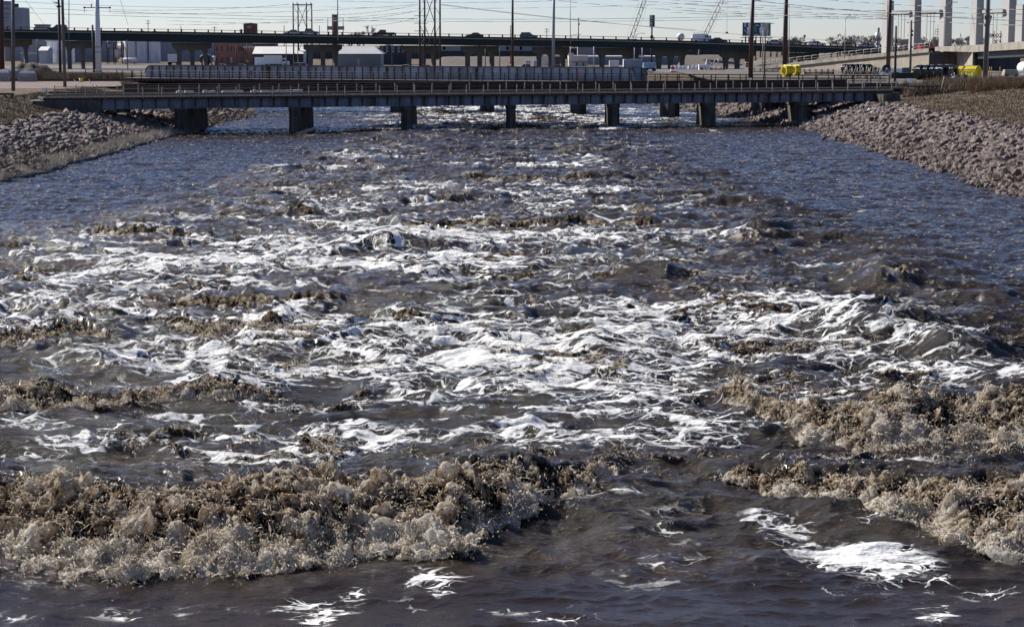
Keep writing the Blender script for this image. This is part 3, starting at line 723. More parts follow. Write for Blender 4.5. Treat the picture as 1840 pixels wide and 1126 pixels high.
def repeat(first, s, s1, step, root):
    k = 0
    while s < s1:
        o = first if k == 0 else first.copy()
        if k: COL.objects.link(o); o.parent = root
        o.location = (s, 0, 0); s += step; k += 1
def deck_bridge(P0, th, gs0, gs1, ds0, ds1, ztop, zbot, W, label, step, far_girder=False, near_post=True, track_ext=(0, 0)):
    root = empty('railway_bridge', (P0[0], P0[1], 0), label, 'bridge', rz=th)
    zf = ztop - .40
    # web, flanges, stiffening brackets of the near girder
    w = MB().box(((gs0 + gs1) / 2, .42, (ztop + zbot) / 2 - .1), (gs1 - gs0, .05, ztop - zbot - .24)); w.build('girder_web', M_GIRD, root)
    f = MB().box(((gs0 + gs1) / 2, .40, zbot + .03), (gs1 - gs0, .42, .06)); f.box(((gs0 + gs1) / 2, .40, ztop - .18), (gs1 - gs0, .40, .07)); f.box(((gs0 + gs1) / 2, .38, zf), (gs1 - gs0, .10, .05)); f.build('girder_flange', M_GIRD, root)
    b = MB(); b.prism([(-.035, zbot + .06), (.035, zbot + .06), (.035, ztop - .2), (-.035, ztop - .2)], .22, .40)
    b.add([(-.03, .40, zbot + .1), (-.03, .40, ztop - .26), (-.03, -.05, ztop - .26), (-.03, .12, zf - .05), (.03, .40, zbot + .1), (.03, .40, ztop - .26), (.03, -.05, ztop - .26), (.03, .12, zf - .05)],
              [[0, 1, 2, 3], [7, 6, 5, 4], [0, 3, 7, 4], [3, 2, 6, 7], [2, 1, 5, 6], [1, 0, 4, 5]])
    repeat(b.build('bracket', M_RUST, root), gs0 + .3, gs1, 1.32, root)
    for yy in ((W - .4,) if not far_girder else ()):
        MB().box(((gs0 + gs1) / 2, yy, (ztop + zbot) / 2 - .1), (gs1 - gs0, .06, ztop - zbot - .2)).build('girder_web', M_GIRD, root)
    if far_girder:
        g = MB(); g.box(((gs0 + gs1) / 2, W, (zbot + 4.82) / 2), (gs1 - gs0, .06, 4.82 - zbot)); g.box(((gs0 + gs1) / 2, W - .05, 4.85), (gs1 - gs0, .4, .06))
        s = gs0
        while s < gs1: g.prism([(s, ztop), (s + .08, ztop), (s + .08, 4.8), (s, 4.8)], W - .35, W - .03); s += 2.6
        for zz in (4.25, 4.45): g.tube((gs0, W - .45, zz), (gs1, W - .45, zz), .05)
        g.build('side_girder', M_RUST, root)
    # deck of open ties, curb timbers
    t = MB(); s = ds0
    while s < ds1: t.box((s, W / 2 + .1, ztop - .11), (.24, W - .1, .20)); s += .42
    t.build('tie_deck', M_TIE, root)
    MB().box(((ds0 + ds1) / 2, W / 2, ztop - .28), (ds1 - ds0, W - 1.2, .08)).build('shade_plate', M_RUST, root)  # solid plate added below the open ties to block light and darken underneath
    c = MB(); c.box(((ds0 + ds1) / 2, .10, ztop - .14), (ds1 - ds0, .06, .22)); c.build('tie_fascia', M_RUST, root)
    c = MB(); c.box(((ds0 + ds1) / 2, .06, ztop + .07), (ds1 - ds0, .14, .12)); c.box(((ds0 + ds1) / 2, W - .7, ztop + .07), (ds1 - ds0, .14, .12)); c.build('curb_timber', M_POST, root)
    rr = MB(); rails_track(rr, ds0 + track_ext[0], ds1 + track_ext[1], W / 2 + .2, ztop + .02, None, False); rr.build('rail', M_RUST, root)
    railing(root, ds0 + .2, ds1, -.02, ztop - .12, ztop + .94, step, M_POST, M_RUST, (ztop + .50, ztop + .78, ztop + .24))
    return root
TH1 = math.atan(.35); P1 = (0, 210)
b1 = deck_bridge(P1, TH1, frame_s(P1, TH1, 178), frame_s(P1, TH1, 1578), frame_s(P1, TH1, 80), frame_s(P1, TH1, 1606), 3.9, 2.68, 5.0,
    'nearest low grey steel railway bridge with slanting brackets and thin tan railing posts', 1.86)
off = 8.2; P2 = (-off * math.sin(TH1), 210 + off * math.cos(TH1))
b2 = deck_bridge(P2, TH1, frame_s(P2, TH1, 235), frame_s(P2, TH1, 1560), frame_s(P2, TH1, 95), frame_s(P2, TH1, 1640), 3.95, 2.75, 5.2,
    'dark railway bridge just behind the nearest one, with a rusty side girder', 2.1, far_girder=True)
# piers shared by the two bridges
root1 = b1
def pier(name, cx, cy, w, L, ztop, m, root, dirx=0.0, nose=True, flare=1.25):
    "wall pier with pointed ends, battered, long axis along the current"
    mb = MB(); k = 10
    def ring(sc, z):
        a, b = w / 2 * sc, L / 2 + (sc - 1) * w; e = a * .8 if nose else .05
        pts = [(-a, -b + e), (0 - a * .45, -b + .12 * e), (a * .45, -b + .12 * e), (a, -b + e), (a, b - e), (a * .45, b - .12 * e), (-a * .45, b - .12 * e), (-a, b - e)]
        return [(cx + x + (y * dirx), cy + L / 2 + y, z) for x, y in pts]
    R_ = [ring(flare, -2.4), ring(1.0, ztop - .35), ring(1.14, ztop - .34), ring(1.14, ztop)]
    n = 8; vs = sum(R_, []); fs = [[i * n + j, i * n + (j + 1) % n, (i + 1) * n + (j + 1) % n, (i + 1) * n + j] for i in range(3) for j in range(n)] + [[3 * n + j for j in range(n)]]
    mb.add(vs, fs); return mb.build(name, m, root)
def world_to(root, o):
    o.matrix_parent_inverse = root.matrix_world.inverted()
bpy.context.view_layer.update()
for px, w, L in ((322, 1.1, 15), (528, 1.05, 14.5), (729, 1.0, 13.5), (918, 1.0, 12), (1104, 1.1, 10), (1276, 1.3, 9), (1441, 1.5, 8.5)):
    s = frame_s(P1, TH1, px); X = P1[0] + s * math.cos(TH1); Y = P1[1] + s * math.sin(TH1)
    o = pier('pier', X, Y - .1, w, L, 2.66, M_PIER, root1); world_to(root1, o)
# abutments of the near bridges
def wall_block(name, pts, z0, z1, m, root):
    mb = MB(); mb.prism_xy(pts, z0, z1); o = mb.build(name, m, root)
    if root: world_to(root, o)
    return o
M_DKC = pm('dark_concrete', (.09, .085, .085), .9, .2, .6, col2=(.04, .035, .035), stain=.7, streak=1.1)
def loc1(s, y): return (P1[0] + s * math.cos(TH1) - y * math.sin(TH1), P1[1] + s * math.sin(TH1) + y * math.cos(TH1))
sL = frame_s(P1, TH1, 180); sR = frame_s(P1, TH1, 1572)
o = MB(); a, b_ = sL - 6.5, sL - .1
vs = [loc1(a, -.1) + (2.9,), loc1(b_, -.1) + (.9,), loc1(b_, -.1) + (3.58,), loc1(a, -.1) + (3.58,), loc1(a, 14) + (2.9,), loc1(b_, 14) + (.9,), loc1(b_, 14) + (3.58,), loc1(a, 14) + (3.58,)]
o.add(vs, [[0, 1, 2, 3], [7, 6, 5, 4], [1, 5, 6, 2], [0, 3, 7, 4], [3, 2, 6, 7], [0, 4, 5, 1]]); world_to(root1, o.build('abutment', M_DKC, root1))
wall_block('abutment', [loc1(sR, -.4), loc1(sR + 3, -.4), loc1(sR + 3, 14), loc1(sR, 14)], .8, 3.66, M_DKC, root1)
wall_block('wing_wall', [loc1(sR - .4, -2.6), loc1(sR + .1, -2.7), loc1(sR + .4, -.4), loc1(sR - .1, -.4)], 1.2, 3.5, M_PIER, root1)
# snow lying on the second deck
mb = MB(); r = random.Random(8)
for a, b in ((318, 330), (333, 349), (366, 388), (400, 438), (452, 466), (470, 545)):
    s0, s1 = frame_s(P2, TH1, a), frame_s(P2, TH1, b); n = max(3, int((s1 - s0) / .8))
    for k in range(n):
        s = s0 + (s1 - s0) * (k + .5) / n; x, y = P2[0] + s * math.cos(TH1) - .35 * math.sin(TH1), P2[1] + s * math.sin(TH1) + .35 * math.cos(TH1)
        mb.box((x, y, 4.16), ((s1 - s0) / n * 1.02, .5, .14 + .12 * r.random()), rz=TH1, top=(.96, .4))
mb.build('snow', pm('snow_white', (.86, .87, .9)), kind='stuff')

# third crossing: through plate girders and a footway
TH3 = math.atan(-28 / 66.4); P3 = (0, 256.5)
b3 = empty('girder_bridge', (P3[0], P3[1], 0), 'pale blue riveted plate girder bridge with rounded ends behind the two low railway bridges', 'bridge', rz=TH3)
g0, g1 = frame_s(P3, TH3, 262), frame_s(P3, TH3, 1141)
def through(y, name='girder_web'):
    zt, zb, rad = 6.1, 3.9, 1.0; poly = []
    for k in range(7):
        t = math.pi / 2 * k / 6; poly.append((g0 + rad - rad * math.cos(t), zt - rad + rad * math.sin(t)))
    for k in range(7):
        t = math.pi / 2 * (6 - k) / 6; poly.append((g1 - rad + rad * math.cos(t), zt - rad + rad * math.sin(t)))
    poly += [(g1, zb), (g0, zb)]
    MB().prism(poly, y, y + .05).build(name, M_GIRD3, b3)
    fl = MB()
    for p, q in zip(poly[:14], poly[1:14]): fl.prism([p, q, (q[0], q[1] + .06), (p[0], p[1] + .06)], y - .2, y + .25)
    fl.box(((g0 + g1) / 2, y, 3.93), (g1 - g0, .45, .07)); fl.build('girder_flange', M_RUST, b3)
    st = MB().box((0, y - .09, 5.0), (.08, .16, 2.05)); repeat(st.build('stiffener', M_RUST, b3), g0 + 1.1, g1 - .3, 1.165, b3)
    for f_ in (.27, .52, .7): MB().box((g0 + (g1 - g0) * f_, y - .1, 5.0), (.3, .2, 2.05)).build('splice_plate', M_RUST, b3)
through(0); through(4.6)
d = MB(); d.box(((g0 + g1) / 2 + 12, 2.3, 4.3), (g1 - g0 + 40, 4.3, .3)); d.build('deck', M_TIE, b3)
e0, e1 = frame_s(P3, TH3, 236), frame_s(P3, TH3, 1600)
d = MB(); d.box(((e0 + e1) / 2, -1.3, 4.34), (e1 - e0, 1.9, .18)); d.build('footway_slab', M_CONC, b3)
d = MB(); d.box(((e0 + e1) / 2, -2.28, 4.22), (e1 - e0, .06, .36)); d.box(((e0 + e1) / 2, -.9, 3.9), (e1 - e0, .3, .6)); d.build('edge_beam', M_RUST, b3)
railing(b3, e0, e1, -2.2, 4.4, 5.42, 1.55, M_RUST, M_RUST, (5.38, 5.05, 4.75), pr=.05, rr=.04)
railing(b3, g1 + 1, e1, .4, 4.4, 5.35, 2.2, M_RUST, M_RUST, (5.3, 4.9), pr=.06, rr=.05, name='far_railing')
railing(b3, frame_s(P3, TH3, 150), g0 - .3, .6, 4.1, 5.5, 2.6, M_RUST, M_RUST, (5.45, 5.0, 4.6), pr=.05, rr=.045, name='far_railing')
bpy.context.view_layer.update()
for px, w in ((715, 1.9), (875, 1.7), (1040, 1.8), (1206, 2.0), (1375, 2.3)):
    s = frame_s(P3, TH3, px); X = P3[0] + s * math.cos(TH3); Y = P3[1] + s * math.sin(TH3)
    o = pier('pier', X, Y - 1.2, w, 8, 3.85, M_PIER, b3, flare=1.1); world_to(b3, o)
o = MB().box((0, 0, 0), (1, 1, 1)); 
wall_block('abutment', [(P3[0] + e1 * math.cos(TH3) - 6, P3[1] + e1 * math.sin(TH3) + 1), (P3[0] + e1 * math.cos(TH3) + 1, P3[1] + e1 * math.sin(TH3) - 1.5), (P3[0] + e1 * math.cos(TH3) + 3, P3[1] + e1 * math.sin(TH3) + 7), (P3[0] + e1 * math.cos(TH3) - 3, P3[1] + e1 * math.sin(TH3) + 9)], .5, 4.2, M_CONC, b3)

# approach tracks at grade
def track(name, p, q, z=4.04, ties=True):
    p, q = Vector((*p, 0)), Vector((*q, 0)); d = q - p; a = math.atan2(d.y, d.x); L = d.length; c = (p + q) / 2
    mb = MB()
    for o_ in (-.72, .72): mb.box((c.x - o_ * math.sin(a), c.y + o_ * math.cos(a), z + .22), (L, .09, .17), rz=a)
    n = int(L / .6)
    for k in range(n):
        s = (k + .5) / n; mb.box((p.x + d.x * s, p.y + d.y * s, z + .07), (.24, 2.6, .16), rz=a)
    tag(mb.build(name, M_RUST), kind='structure')
track('railway_track', loc1(sR + 6, 2.7), loc1(sR + 60, 2.7), 4.0)
track('railway_track', loc1(sL - 60, 2.7), loc1(sL - 8, 2.7), 3.98)
track('railway_track', (-130, 272), (-44, 274), 4.0)
track('railway_track', loc1(sR + 6, off + 2.7), loc1(sR + 60, off + 2.7), 4.0)

# ---------------------------------------------------------------- highway overpass
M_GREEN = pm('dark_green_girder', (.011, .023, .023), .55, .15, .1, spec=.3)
M_BENT = pm('bent_concrete', (.18, .165, .138), .9, .15, .3, col2=(.12, .11, .10), stain=.6, streak=.5, spec=.2)
M_BLACK = pm('black_steel', (.02, .02, .022), .6, .1)
OY = 540.0
op_px = [-160, 0, 150, 310, 460, 600, 760, 910, 1060, 1200, 1350, 1450, 1510, 1575, 1700, 1850]
op_dk = [50, 53.5, 55.5, 57.8, 60.5, 63.2, 65.5, 67.8, 70.3, 73.2, 78, 81.5, 83.6, 85.5, 88, 92]
op_bt = [66, 70, 73, 76, 78, 79.7, 81.3, 82.8, 85.3, 87.8, 92, 95, 96.8, 98.5, 101, 105]
ov = empty('highway_overpass', (0, OY, 0), 'long dark green highway overpass on pale concrete hammerhead bents carrying traffic', 'overpass')
def opz(px, arr): return at(px, np.interp(px, op_px, arr), OY - 6).z
oX = [(p - 920) / F * ((OY - 6) * CP) for p in op_px]
def strip(name, za, zb, y0, y1, m, parent, n=60):
    xs = np.linspace(oX[0], oX[-1], n); mb = MB(); vs = []
    for x in xs:
        px = 920 + x * F / ((OY - 6) * CP); a, b = za(px), zb(px)
        vs += [(x, y0, a), (x, y0, b), (x, y1, b), (x, y1, a)]
    fs = [[4 * i + j, 4 * i + (j + 1) % 4, 4 * i + 4 + (j + 1) % 4, 4 * i + 4 + j] for i in range(n - 1) for j in range(4)]
    mb.add(vs, fs); return mb.build(name, m, parent)
D = lambda px: opz(px, op_dk); B_ = lambda px: opz(px, op_bt)
strip('deck_slab', lambda p: D(p) - .55, lambda p: D(p) - .30, -6.2, 6.2, M_CONC, ov)
strip('parapet', lambda p: D(p) - .28, lambda p: D(p) + .12, -6.3, -6.0, M_BLACK, ov)
strip('parapet', lambda p: D(p) - .28, lambda p: D(p) + .12, 6.0, 6.3, M_BLACK, ov)
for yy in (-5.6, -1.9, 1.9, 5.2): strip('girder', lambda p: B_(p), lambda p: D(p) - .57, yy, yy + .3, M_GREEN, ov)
rl = strip('railing', lambda p: D(p) + .62, lambda p: D(p) + .74, -6.2, -6.08, M_BLACK, ov)
first = None; x = oX[0] + 1
while x < oX[-1]:
    px = 920 + x * F / ((OY - 6) * CP)
    if first is None: first = o = MB().box((0, 0, .3), (.36, .2, 1.0)).build('post', M_BLACK, rl)
    else: o = first.copy(); COL.objects.link(o); o.parent = rl
    o.location = (x, -6.12, D(px)); x += 3.35 if px > 900 else 3.55
def bent(px, th, L=10.5, ncol=3):
    X = (px - 920) / F * (OY * CP); c, s = math.cos(th), math.sin(th); zt = B_(px) - .1; zc = zt - 2.0
    f = lambda x, y, z: (X + x * c - y * s, x * s + y * c, z)
    h = L / 2
    poly = [(-h, zt - .25), (-h, zt - 1.1), (-h + 1.6, zc - .3)]
    # cap with tapered ends and columns rounded into it
    span = (L - 3.4) / (ncol - 1); cw = .95
    mbc = MB(); mbc.prism([(-h, zt), (-h, zt - 1.2), (-h + 1.25, zc), (h - 1.25, zc), (h, zt - 1.2), (h, zt)], -.7, .7, f)
    cap = mbc.build('bent_cap', M_BENT, ov)
    for k in range(ncol):
        cx = -h + 1.7 + k * span; mc = MB()
        mc.prism([(cx - cw / 2 - .35, zc), (cx - cw / 2, zc - .7), (cx - cw / 2, 2.0), (cx + cw / 2, 2.0), (cx + cw / 2, zc - .7), (cx + cw / 2 + .35, zc)], -.62, .62, f)
        mc.build('column', M_BENT, cap)
for px, n in ((22, 3), (148, 3), (345, 3), (580, 3), (757, 3), (862, 3), (990, 3), (1103, 2), (1205, 3), (1325, 3), (1440, 3)): bent(px, R(-0 + 24), ncol=n)
# ---------------------------------------------------------------- vehicles
M_TYRE = pm('tyre', (.02, .02, .02), .9, .1); M_RIM = pm('wheel_rim', (.35, .35, .36), .4, .05, metal=.6)
M_GLASS = pm('dark_glass', (.02, .026, .032), .12, .05, spec=.6); M_LAMP = pm('lamp_lens', (.7, .68, .62), .3, .05); M_TAIL = pm('tail_lens', (.35, .02, .02), .3, .05)
_proto = {}
def vehicle(kind, col, loc, label, group, rz=0.0, face=1):
    "local x is the length, nose towards +x"
    key = kind
    root = empty(kind, loc, label, {'sedan': 'car', 'hatchback': 'car', 'sport_utility_car': 'car', 'pickup_truck': 'pickup truck', 'cargo_van': 'van', 'box_truck': 'truck'}[kind], group, rz=rz + (0 if face > 0 else math.pi))
    paint = pm('paint_%02x%02x%02x' % tuple(int(c * 255) for c in col), col, .35, .06, .5, spec=.6)
    spec = {
     'sedan': dict(L=4.8, W=1.8, body=[(-2.4, .35), (-2.4, .85), (-2.2, 1.0), (-1.5, 1.02), (1.0, .98), (2.1, .82), (2.4, .6), (2.4, .35)], cab=[(-1.75, .98), (-1.0, 1.43), (.3, 1.45), (1.15, .96)], wh=(-1.45, 1.5), wr=.33),
     'hatchback': dict(L=4.3, W=1.8, body=[(-2.1, .35), (-2.15, .9), (-2.0, 1.02), (.9, 1.0), (1.9, .85), (2.15, .6), (2.15, .35)], cab=[(-2.0, 1.0), (-1.6, 1.5), (.2, 1.55), (1.05, .98)], wh=(-1.3, 1.35), wr=.33),
     'sport_utility_car': dict(L=4.9, W=1.9, body=[(-2.4, .4), (-2.45, 1.0), (-2.35, 1.12), (1.0, 1.12), (2.25, 1.0), (2.45, .75), (2.45, .4)], cab=[(-2.35, 1.1), (-2.0, 1.75), (.3, 1.78), (1.15, 1.1)], wh=(-1.5, 1.55), wr=.38),
     'pickup_truck': dict(L=5.8, W=1.95, body=[(-2.9, .45), (-2.9, 1.15), (-.4, 1.15), (1.5, 1.17), (2.8, 1.08), (2.9, .8), (2.9, .45)], cab=[(-.75, 1.13), (-.6, 1.8), (.9, 1.84), (1.65, 1.15)], wh=(-1.8, 1.9), wr=.42),
     'cargo_van': dict(L=5.6, W=2.0, body=[(-2.8, .4), (-2.8, 2.15), (-2.65, 2.3), (1.1, 2.35), (1.35, 2.2), (1.95, 1.3), (2.7, 1.05), (2.8, .8), (2.8, .4)], cab=None, wh=(-1.8, 1.85), wr=.36),
     'box_truck': dict(L=7.2, W=2.3, body=[(1.5, .5), (1.5, 2.45), (2.5, 2.5), (2.95, 1.6), (3.55, 1.45), (3.6, .6), (3.6, .5)], cab=None, wh=(-2.2, 2.6), wr=.46),
    }[kind]
    W = spec['W']; b = MB().prism(spec['body'], -W / 2, W / 2).build('body', paint, root)
    if spec['cab']:
        c = spec['cab']; MB().prism(c, -W / 2 + .12, W / 2 - .12).build('cabin_glass', M_GLASS, root)
        rf = [(c[1][0] - .05, c[1][1]), (c[1][0] - .05, c[1][1] + .05), (c[2][0] + .05, c[2][1] + .05), (c[2][0] + .05, c[2][1])]
        m = MB().prism(rf, -W / 2 + .1, W / 2 - .1); mid = (c[0][0] + c[3][0]) / 2
        m.prism([(mid - .05, c[0][1]), (mid - .05, c[1][1]), (mid + .05, c[1][1]), (mid + .05, c[0][1])], -W / 2 + .09, W / 2 - .09)
        m.add([(c[0][0] - .03, y, c[0][1]) for y in (-W / 2 + .1, W / 2 - .1)] + [(c[1][0] - .03, y, c[1][1]) for y in (W / 2 - .1, -W / 2 + .1)], [[0, 1, 2, 3]]) if kind in ('sport_utility_car', 'hatchback') else None
        m.build('roof_panel', paint, root)
    elif kind == 'cargo_van':
        for s in (-1, 1):
            MB().prism([(.55, 1.35), (.55, 1.95), (1.3, 1.95), (1.75, 1.35)], s * W / 2 - .01, s * W / 2 + .01).build('door_window', M_GLASS, root)
        MB().add([(1.40, -.85, 2.13), (1.98, -.85, 1.32), (1.98, .85, 1.32), (1.40, .85, 2.13)], [[0, 1, 2, 3]]).build('windscreen', M_GLASS, root)
        m = MB(); [m.box((x, y, 2.45), (.05, .05, .2)) for x in (-2.2, -1.2, -.2) for y in (-.8, .8)]; m.tube((-2.6, -.8, 2.55), (.3, -.8, 2.55), .03); m.tube((-2.6, .8, 2.55), (.3, .8, 2.55), .03)
        m.build('roof_rack', M_BLACK, root)
    else:
        MB().box((-1.15, 0, 2.0), (5.1, 2.4, 2.5)).build('cargo_box', paint, root)
        for s in (-1, 1): MB().prism([(1.75, 1.55), (1.75, 2.2), (2.45, 2.2), (2.75, 1.55)], s * W / 2 - .01, s * W / 2 + .01).build('door_window', M_GLASS, root)
        MB().add([(2.56, -1., 2.38), (2.92, -1., 1.66), (2.92, 1., 1.66), (2.56, 1., 2.38)], [[0, 1, 2, 3]]).build('windscreen', M_GLASS, root)
        MB().box((-.2, 0, .62), (6.4, 1.0, .25)).build('chassis', M_BLACK, root)
    ft = max(p[0] for p in spec['body']); bk = min(p[0] for p in spec['body'])
    for s in (-1, 1):
        MB().box((ft, s * (W / 2 - .25), .75), (.06, .32, .16)).build('headlight', M_LAMP, root)
        if kind != 'box_truck': MB().box((bk, s * (W / 2 - .18), .85), (.06, .2, .28)).build('tail_light', M_TAIL, root)
        for x in spec['wh']:
            w = MB().lathe((x, s * (W / 2 - .1), spec['wr']), [(.001, -.11), (spec['wr'], -.11), (spec['wr'], .11), (.001, .11)], 14, 'y').build('wheel', M_TYRE, root)
            MB().lathe((x, s * (W / 2 + .015), spec['wr']), [(.001, -.01), (spec['wr'] * .55, -.01), (spec['wr'] * .55, .01), (.001, .01)], 10, 'y').build('rim', M_RIM, w)
    return root
G_OV = 'vehicles on the highway overpass'
def onov(px, lane): X = (px - 920) / F * (OY * CP); return (X, OY + lane, D(px) - .28)
vehicle('sport_utility_car', (.03, .04, .06), onov(111, -3.8), 'dark blue sport utility car on the overpass behind the two leftmost light poles', G_OV, face=-1)
vehicle('sedan', (.35, .38, .42), onov(525, .8), 'silver sedan following close behind a silver pickup below the square timber pylon', G_OV, face=-1)
vehicle('pickup_truck', (.30, .33, .36), onov(556, -3.6), 'silver pickup truck on the overpass between pylon and brick chimney', G_OV)
vehicle('pickup_truck', (.012, .014, .016), onov(691, -3.6), 'black pickup truck with open bed between bare tree and lattice pylon', G_OV, face=-1)
vehicle('sedan', (.02, .024, .035), onov(853, -3.6), 'black sedan on the overpass right of the big lattice pylon', G_OV, face=-1)
vehicle('sport_utility_car', (.06, .10, .20), onov(950, 1.2), 'blue car partly hidden by the parapet just left of the thick grey pole', G_OV)
vehicle('cargo_van', (.72, .74, .76), onov(1260, -3.4), 'white cargo van with roof rack beside the water tower ball', G_OV)
vehicle('sedan', (.015, .02, .03), onov(1288, -3.9), 'black low car directly ahead of the white cargo van', G_OV)
for px, col, l in ((1395, (.30, .32, .34), 'grey car half hidden by the parapet right of the second rust brown pole'), (1470, (.55, .56, .58), 'pale car half hidden by the parapet near the round road sign'), (1560, (.25, .27, .30), 'grey car where the overpass meets the concrete towers')):
    p = onov(px, 2.5); vehicle('sedan', col, (p[0], p[1], p[2]), l, G_OV)

# ---------------------------------------------------------------- buildings behind
def P(px, Y): return (px - 920) / F * (Y * CP)
def zt(py, Y): return at(920, py, Y).z
GZF = 2.5
def building(label, px0, px1, ytop, Y, depth, m, name='building', cat='building', rz=0.0, roof=None, roofm=None, parts=(), ybot=None, ov_=.3):
    X0, X1, z1 = P(px0, Y), P(px1, Y), zt(ytop, Y); z0 = GZF if ybot is None else zt(ybot, Y)
    w = X1 - X0; c = ((X0 + X1) / 2, Y)
    root = empty(name, (c[0], Y, z0), label, cat, rz=rz)
    MB().box((0, depth / 2, (z1 - z0) / 2), (w, depth, z1 - z0)).build('wall', m, root)
    hh = z1 - z0
    if roof == 'flat': MB().box((0, depth / 2, hh + .2), (w + .6, depth + .6, .4)).build('roof', roofm, root)
    elif roof == 'gable':
        rh = roof_h = depth * .16
        MB().add([(-w / 2 - ov_, -.4, hh), (w / 2 + ov_, -.4, hh), (w / 2 + ov_, depth / 2, hh + rh), (-w / 2 - ov_, depth / 2, hh + rh), (-w / 2 - ov_, depth + .4, hh), (w / 2 + ov_, depth + .4, hh)],
                 [[0, 1, 2, 3], [3, 2, 5, 4], [0, 3, 4], [1, 5, 2], [0, 4, 5, 1]]).build('roof', roofm, root)
    for (nm, a, b, ya, yb, pmm) in parts:
        xa, xb = P(a, Y) - c[0], P(b, Y) - c[0]; za, zb = zt(yb, Y) - z0, zt(ya, Y) - z0
        MB().box(((xa + xb) / 2, -.04, (za + zb) / 2), (xb - xa, .12, zb - za)).build(nm, pmm, root)
    return root
M_WHT = pm('white_siding', (.52, .53, .54), .7, .06, .1, col2=(.42, .43, .45), stain=.4, streak=.35); M_GRY = pm('grey_siding', (.24, .255, .28), .7, .08, .15, col2=(.22, .24, .28), stain=.4, streak=.4)
M_BLU = pm('blue_grey_concrete', (.27, .29, .33), .8, .08, .15, col2=(.20, .23, .29), stain=.5, streak=.3); M_DGR = pm('dark_cladding', (.045, .048, .055), .8, .15, .2)
M_ROOF = pm('pale_roof', (.60, .58, .55), .7, .08, .2); M_BRK = pm('red_brick', (.34, .17, .125), .9, .15, .6, col2=(.22, .10, .08), stain=.5, bump=.01, bscale=9)
M_DBK = pm('brown_brick', (.15, .075, .06), .9, .15, .6); M_WIN = pm('window_glass', (.03, .035, .045), .15, .1); M_BEI = pm('beige_block', (.62, .56, .48), .85, .08, .3)
M_SILO = pm('silo_white', (.74, .75, .76), .7, .06, .3, col2=(.45, .47, .50), stain=.6, streak=.5); M_REDS = pm('red_stripe', (.25, .035, .035), .7, .1); M_SNOW = pm('snow_white', (.86, .87, .9))
grid = lambda nm, m, xs, ys, w, h: [(nm, x, x + w, y, y + h, m) for x in xs for y in ys]
building('tall pale blue grain elevator block at the far left edge behind the dark pole', 10, 42, 14.5, 800, 12, M_BLU, 'grain_elevator', 'grain elevator', parts=[('panel_seam', 10, 42, y, y + .5, M_GRY) for y in (23, 31, 36, 41)] + [('rooftop_shed', 26, 36, 7, 14.4, M_DGR)])
building('narrow stair tower of the grain elevator rising left of its dark rooftop shed', 8, 18, 2.5, 780, 6, M_BLU, 'stair_tower', 'tower', parts=[('panel_seam', 8, 18, y, y + .6, M_DGR) for y in (6, 15, 24, 32)])
building('small flat grey box building peeking over the overpass left of the blue car', 64, 83, 46, 760, 8, M_GRY, roof='flat', roofm=M_DGR)
building('long low blue grey factory wall under the overpass behind the earth mound', 36, 92, 66, 720, 20, M_BLU, 'factory', 'factory', roof='flat', roofm=M_WHT, parts=[('window', 71, 76, 82, 88, M_WIN), ('loading_roof', 36, 68, 95, 97, M_ROOF)])
building('bright white clad factory wing with three tall panels by the lamp pole', 84, 118, 75, 690, 14, M_SNOW, 'factory_wing', 'factory', roof='flat', roofm=M_ROOF, parts=[('panel_joint', x, x + .4, 77, 112, M_GRY) for x in (94, 103, 112)])
building('small white annex with sloped roof left of the three panel factory wing', 70, 84, 91, 680, 8, M_WHT, 'annex', 'building', roof='gable', roofm=M_ROOF)
building('grey blue warehouse behind the first overpass bent and the white steel pole', 112, 192, 66, 740, 20, M_GRY, 'warehouse', 'warehouse', parts=[('wall_panel', 150, 176, 84, 100, M_BLU), ('door', 117, 129, 95, 113, M_BLU)])
building('long pale grey storage hall behind the white silos', 262, 388, 66, 760, 30, M_BLU, 'storage_hall', 'warehouse', parts=[('panel_seam', x, x + .4, 68, 112, M_GRY) for x in range(284, 388, 8)])
for i, (a, b) in enumerate(((222, 243), (243, 264), (264, 286))):
    X0, X1 = P(a, 700), P(b, 700); r = (X1 - X0) / 2; h = zt(62, 700) - GZF
    ro = empty('silo', ((X0 + X1) / 2, 700 + r, GZF), ('white concrete silo next to the steel process equipment', 'white concrete silo in the middle of the three', 'white concrete silo touching the pale grey storage hall')[i], 'silo', 'three white silos')
    MB().lathe((0, 0, 0), [(r, 0), (r, h)], 28).build('silo_wall', M_SILO, ro); MB().lathe((0, 0, h), [(r + .2, 0), (r + .2, .3), (.01, 1.6)], 28).build('silo_roof', M_ROOF, ro)
# process equipment between factory and silos
M_EQ = pm('galvanised', (.36, .36, .37), .5, .2, 1, metal=.3)
Y = 680; ro = empty('process_tower', (P(204, Y), Y, GZF), 'open steel frame with pipes, hopper and platform standing left of the silos', 'industrial frame')
mb = MB(); x0, x1 = P(192, Y) - P(204, Y), P(219, Y) - P(204, Y)
for x in (x0, x1, 0):
    for y in (0, 3): mb.box((x, y, 3.5), (.3, .3, 7))
for z in (2.6, 5.2, 7): mb.box(((x0 + x1) / 2, 1.5, z), (x1 - x0, 3.3, .2))
mb.build('steel_frame', M_DGR, ro)
MB().lathe((1.2, 1, 1.4), [(.3, 0), (1.4, 1.3), (1.4, 3.2), (1.2, 3.5), (.01, 3.6)], 16).build('hopper', M_ROOF, ro)
MB().lathe((x0 + .6, 1, 5.2), [(.7, 0), (.7, 3.6), (.01, 4.1)], 14).build('pipe_stack', M_EQ, ro)
MB().tube((x1 - .2, 1, 2), (x1 - .2, 1, 9.4), .35).build('duct', M_WHT, ro); MB().path([(x0, 1, 6.8), (x1 - .6, .5, 7.6), (x1 + 1, .5, 5), (x1 + 1.2, .5, 1)], .12).build('pipe', M_EQ, ro)
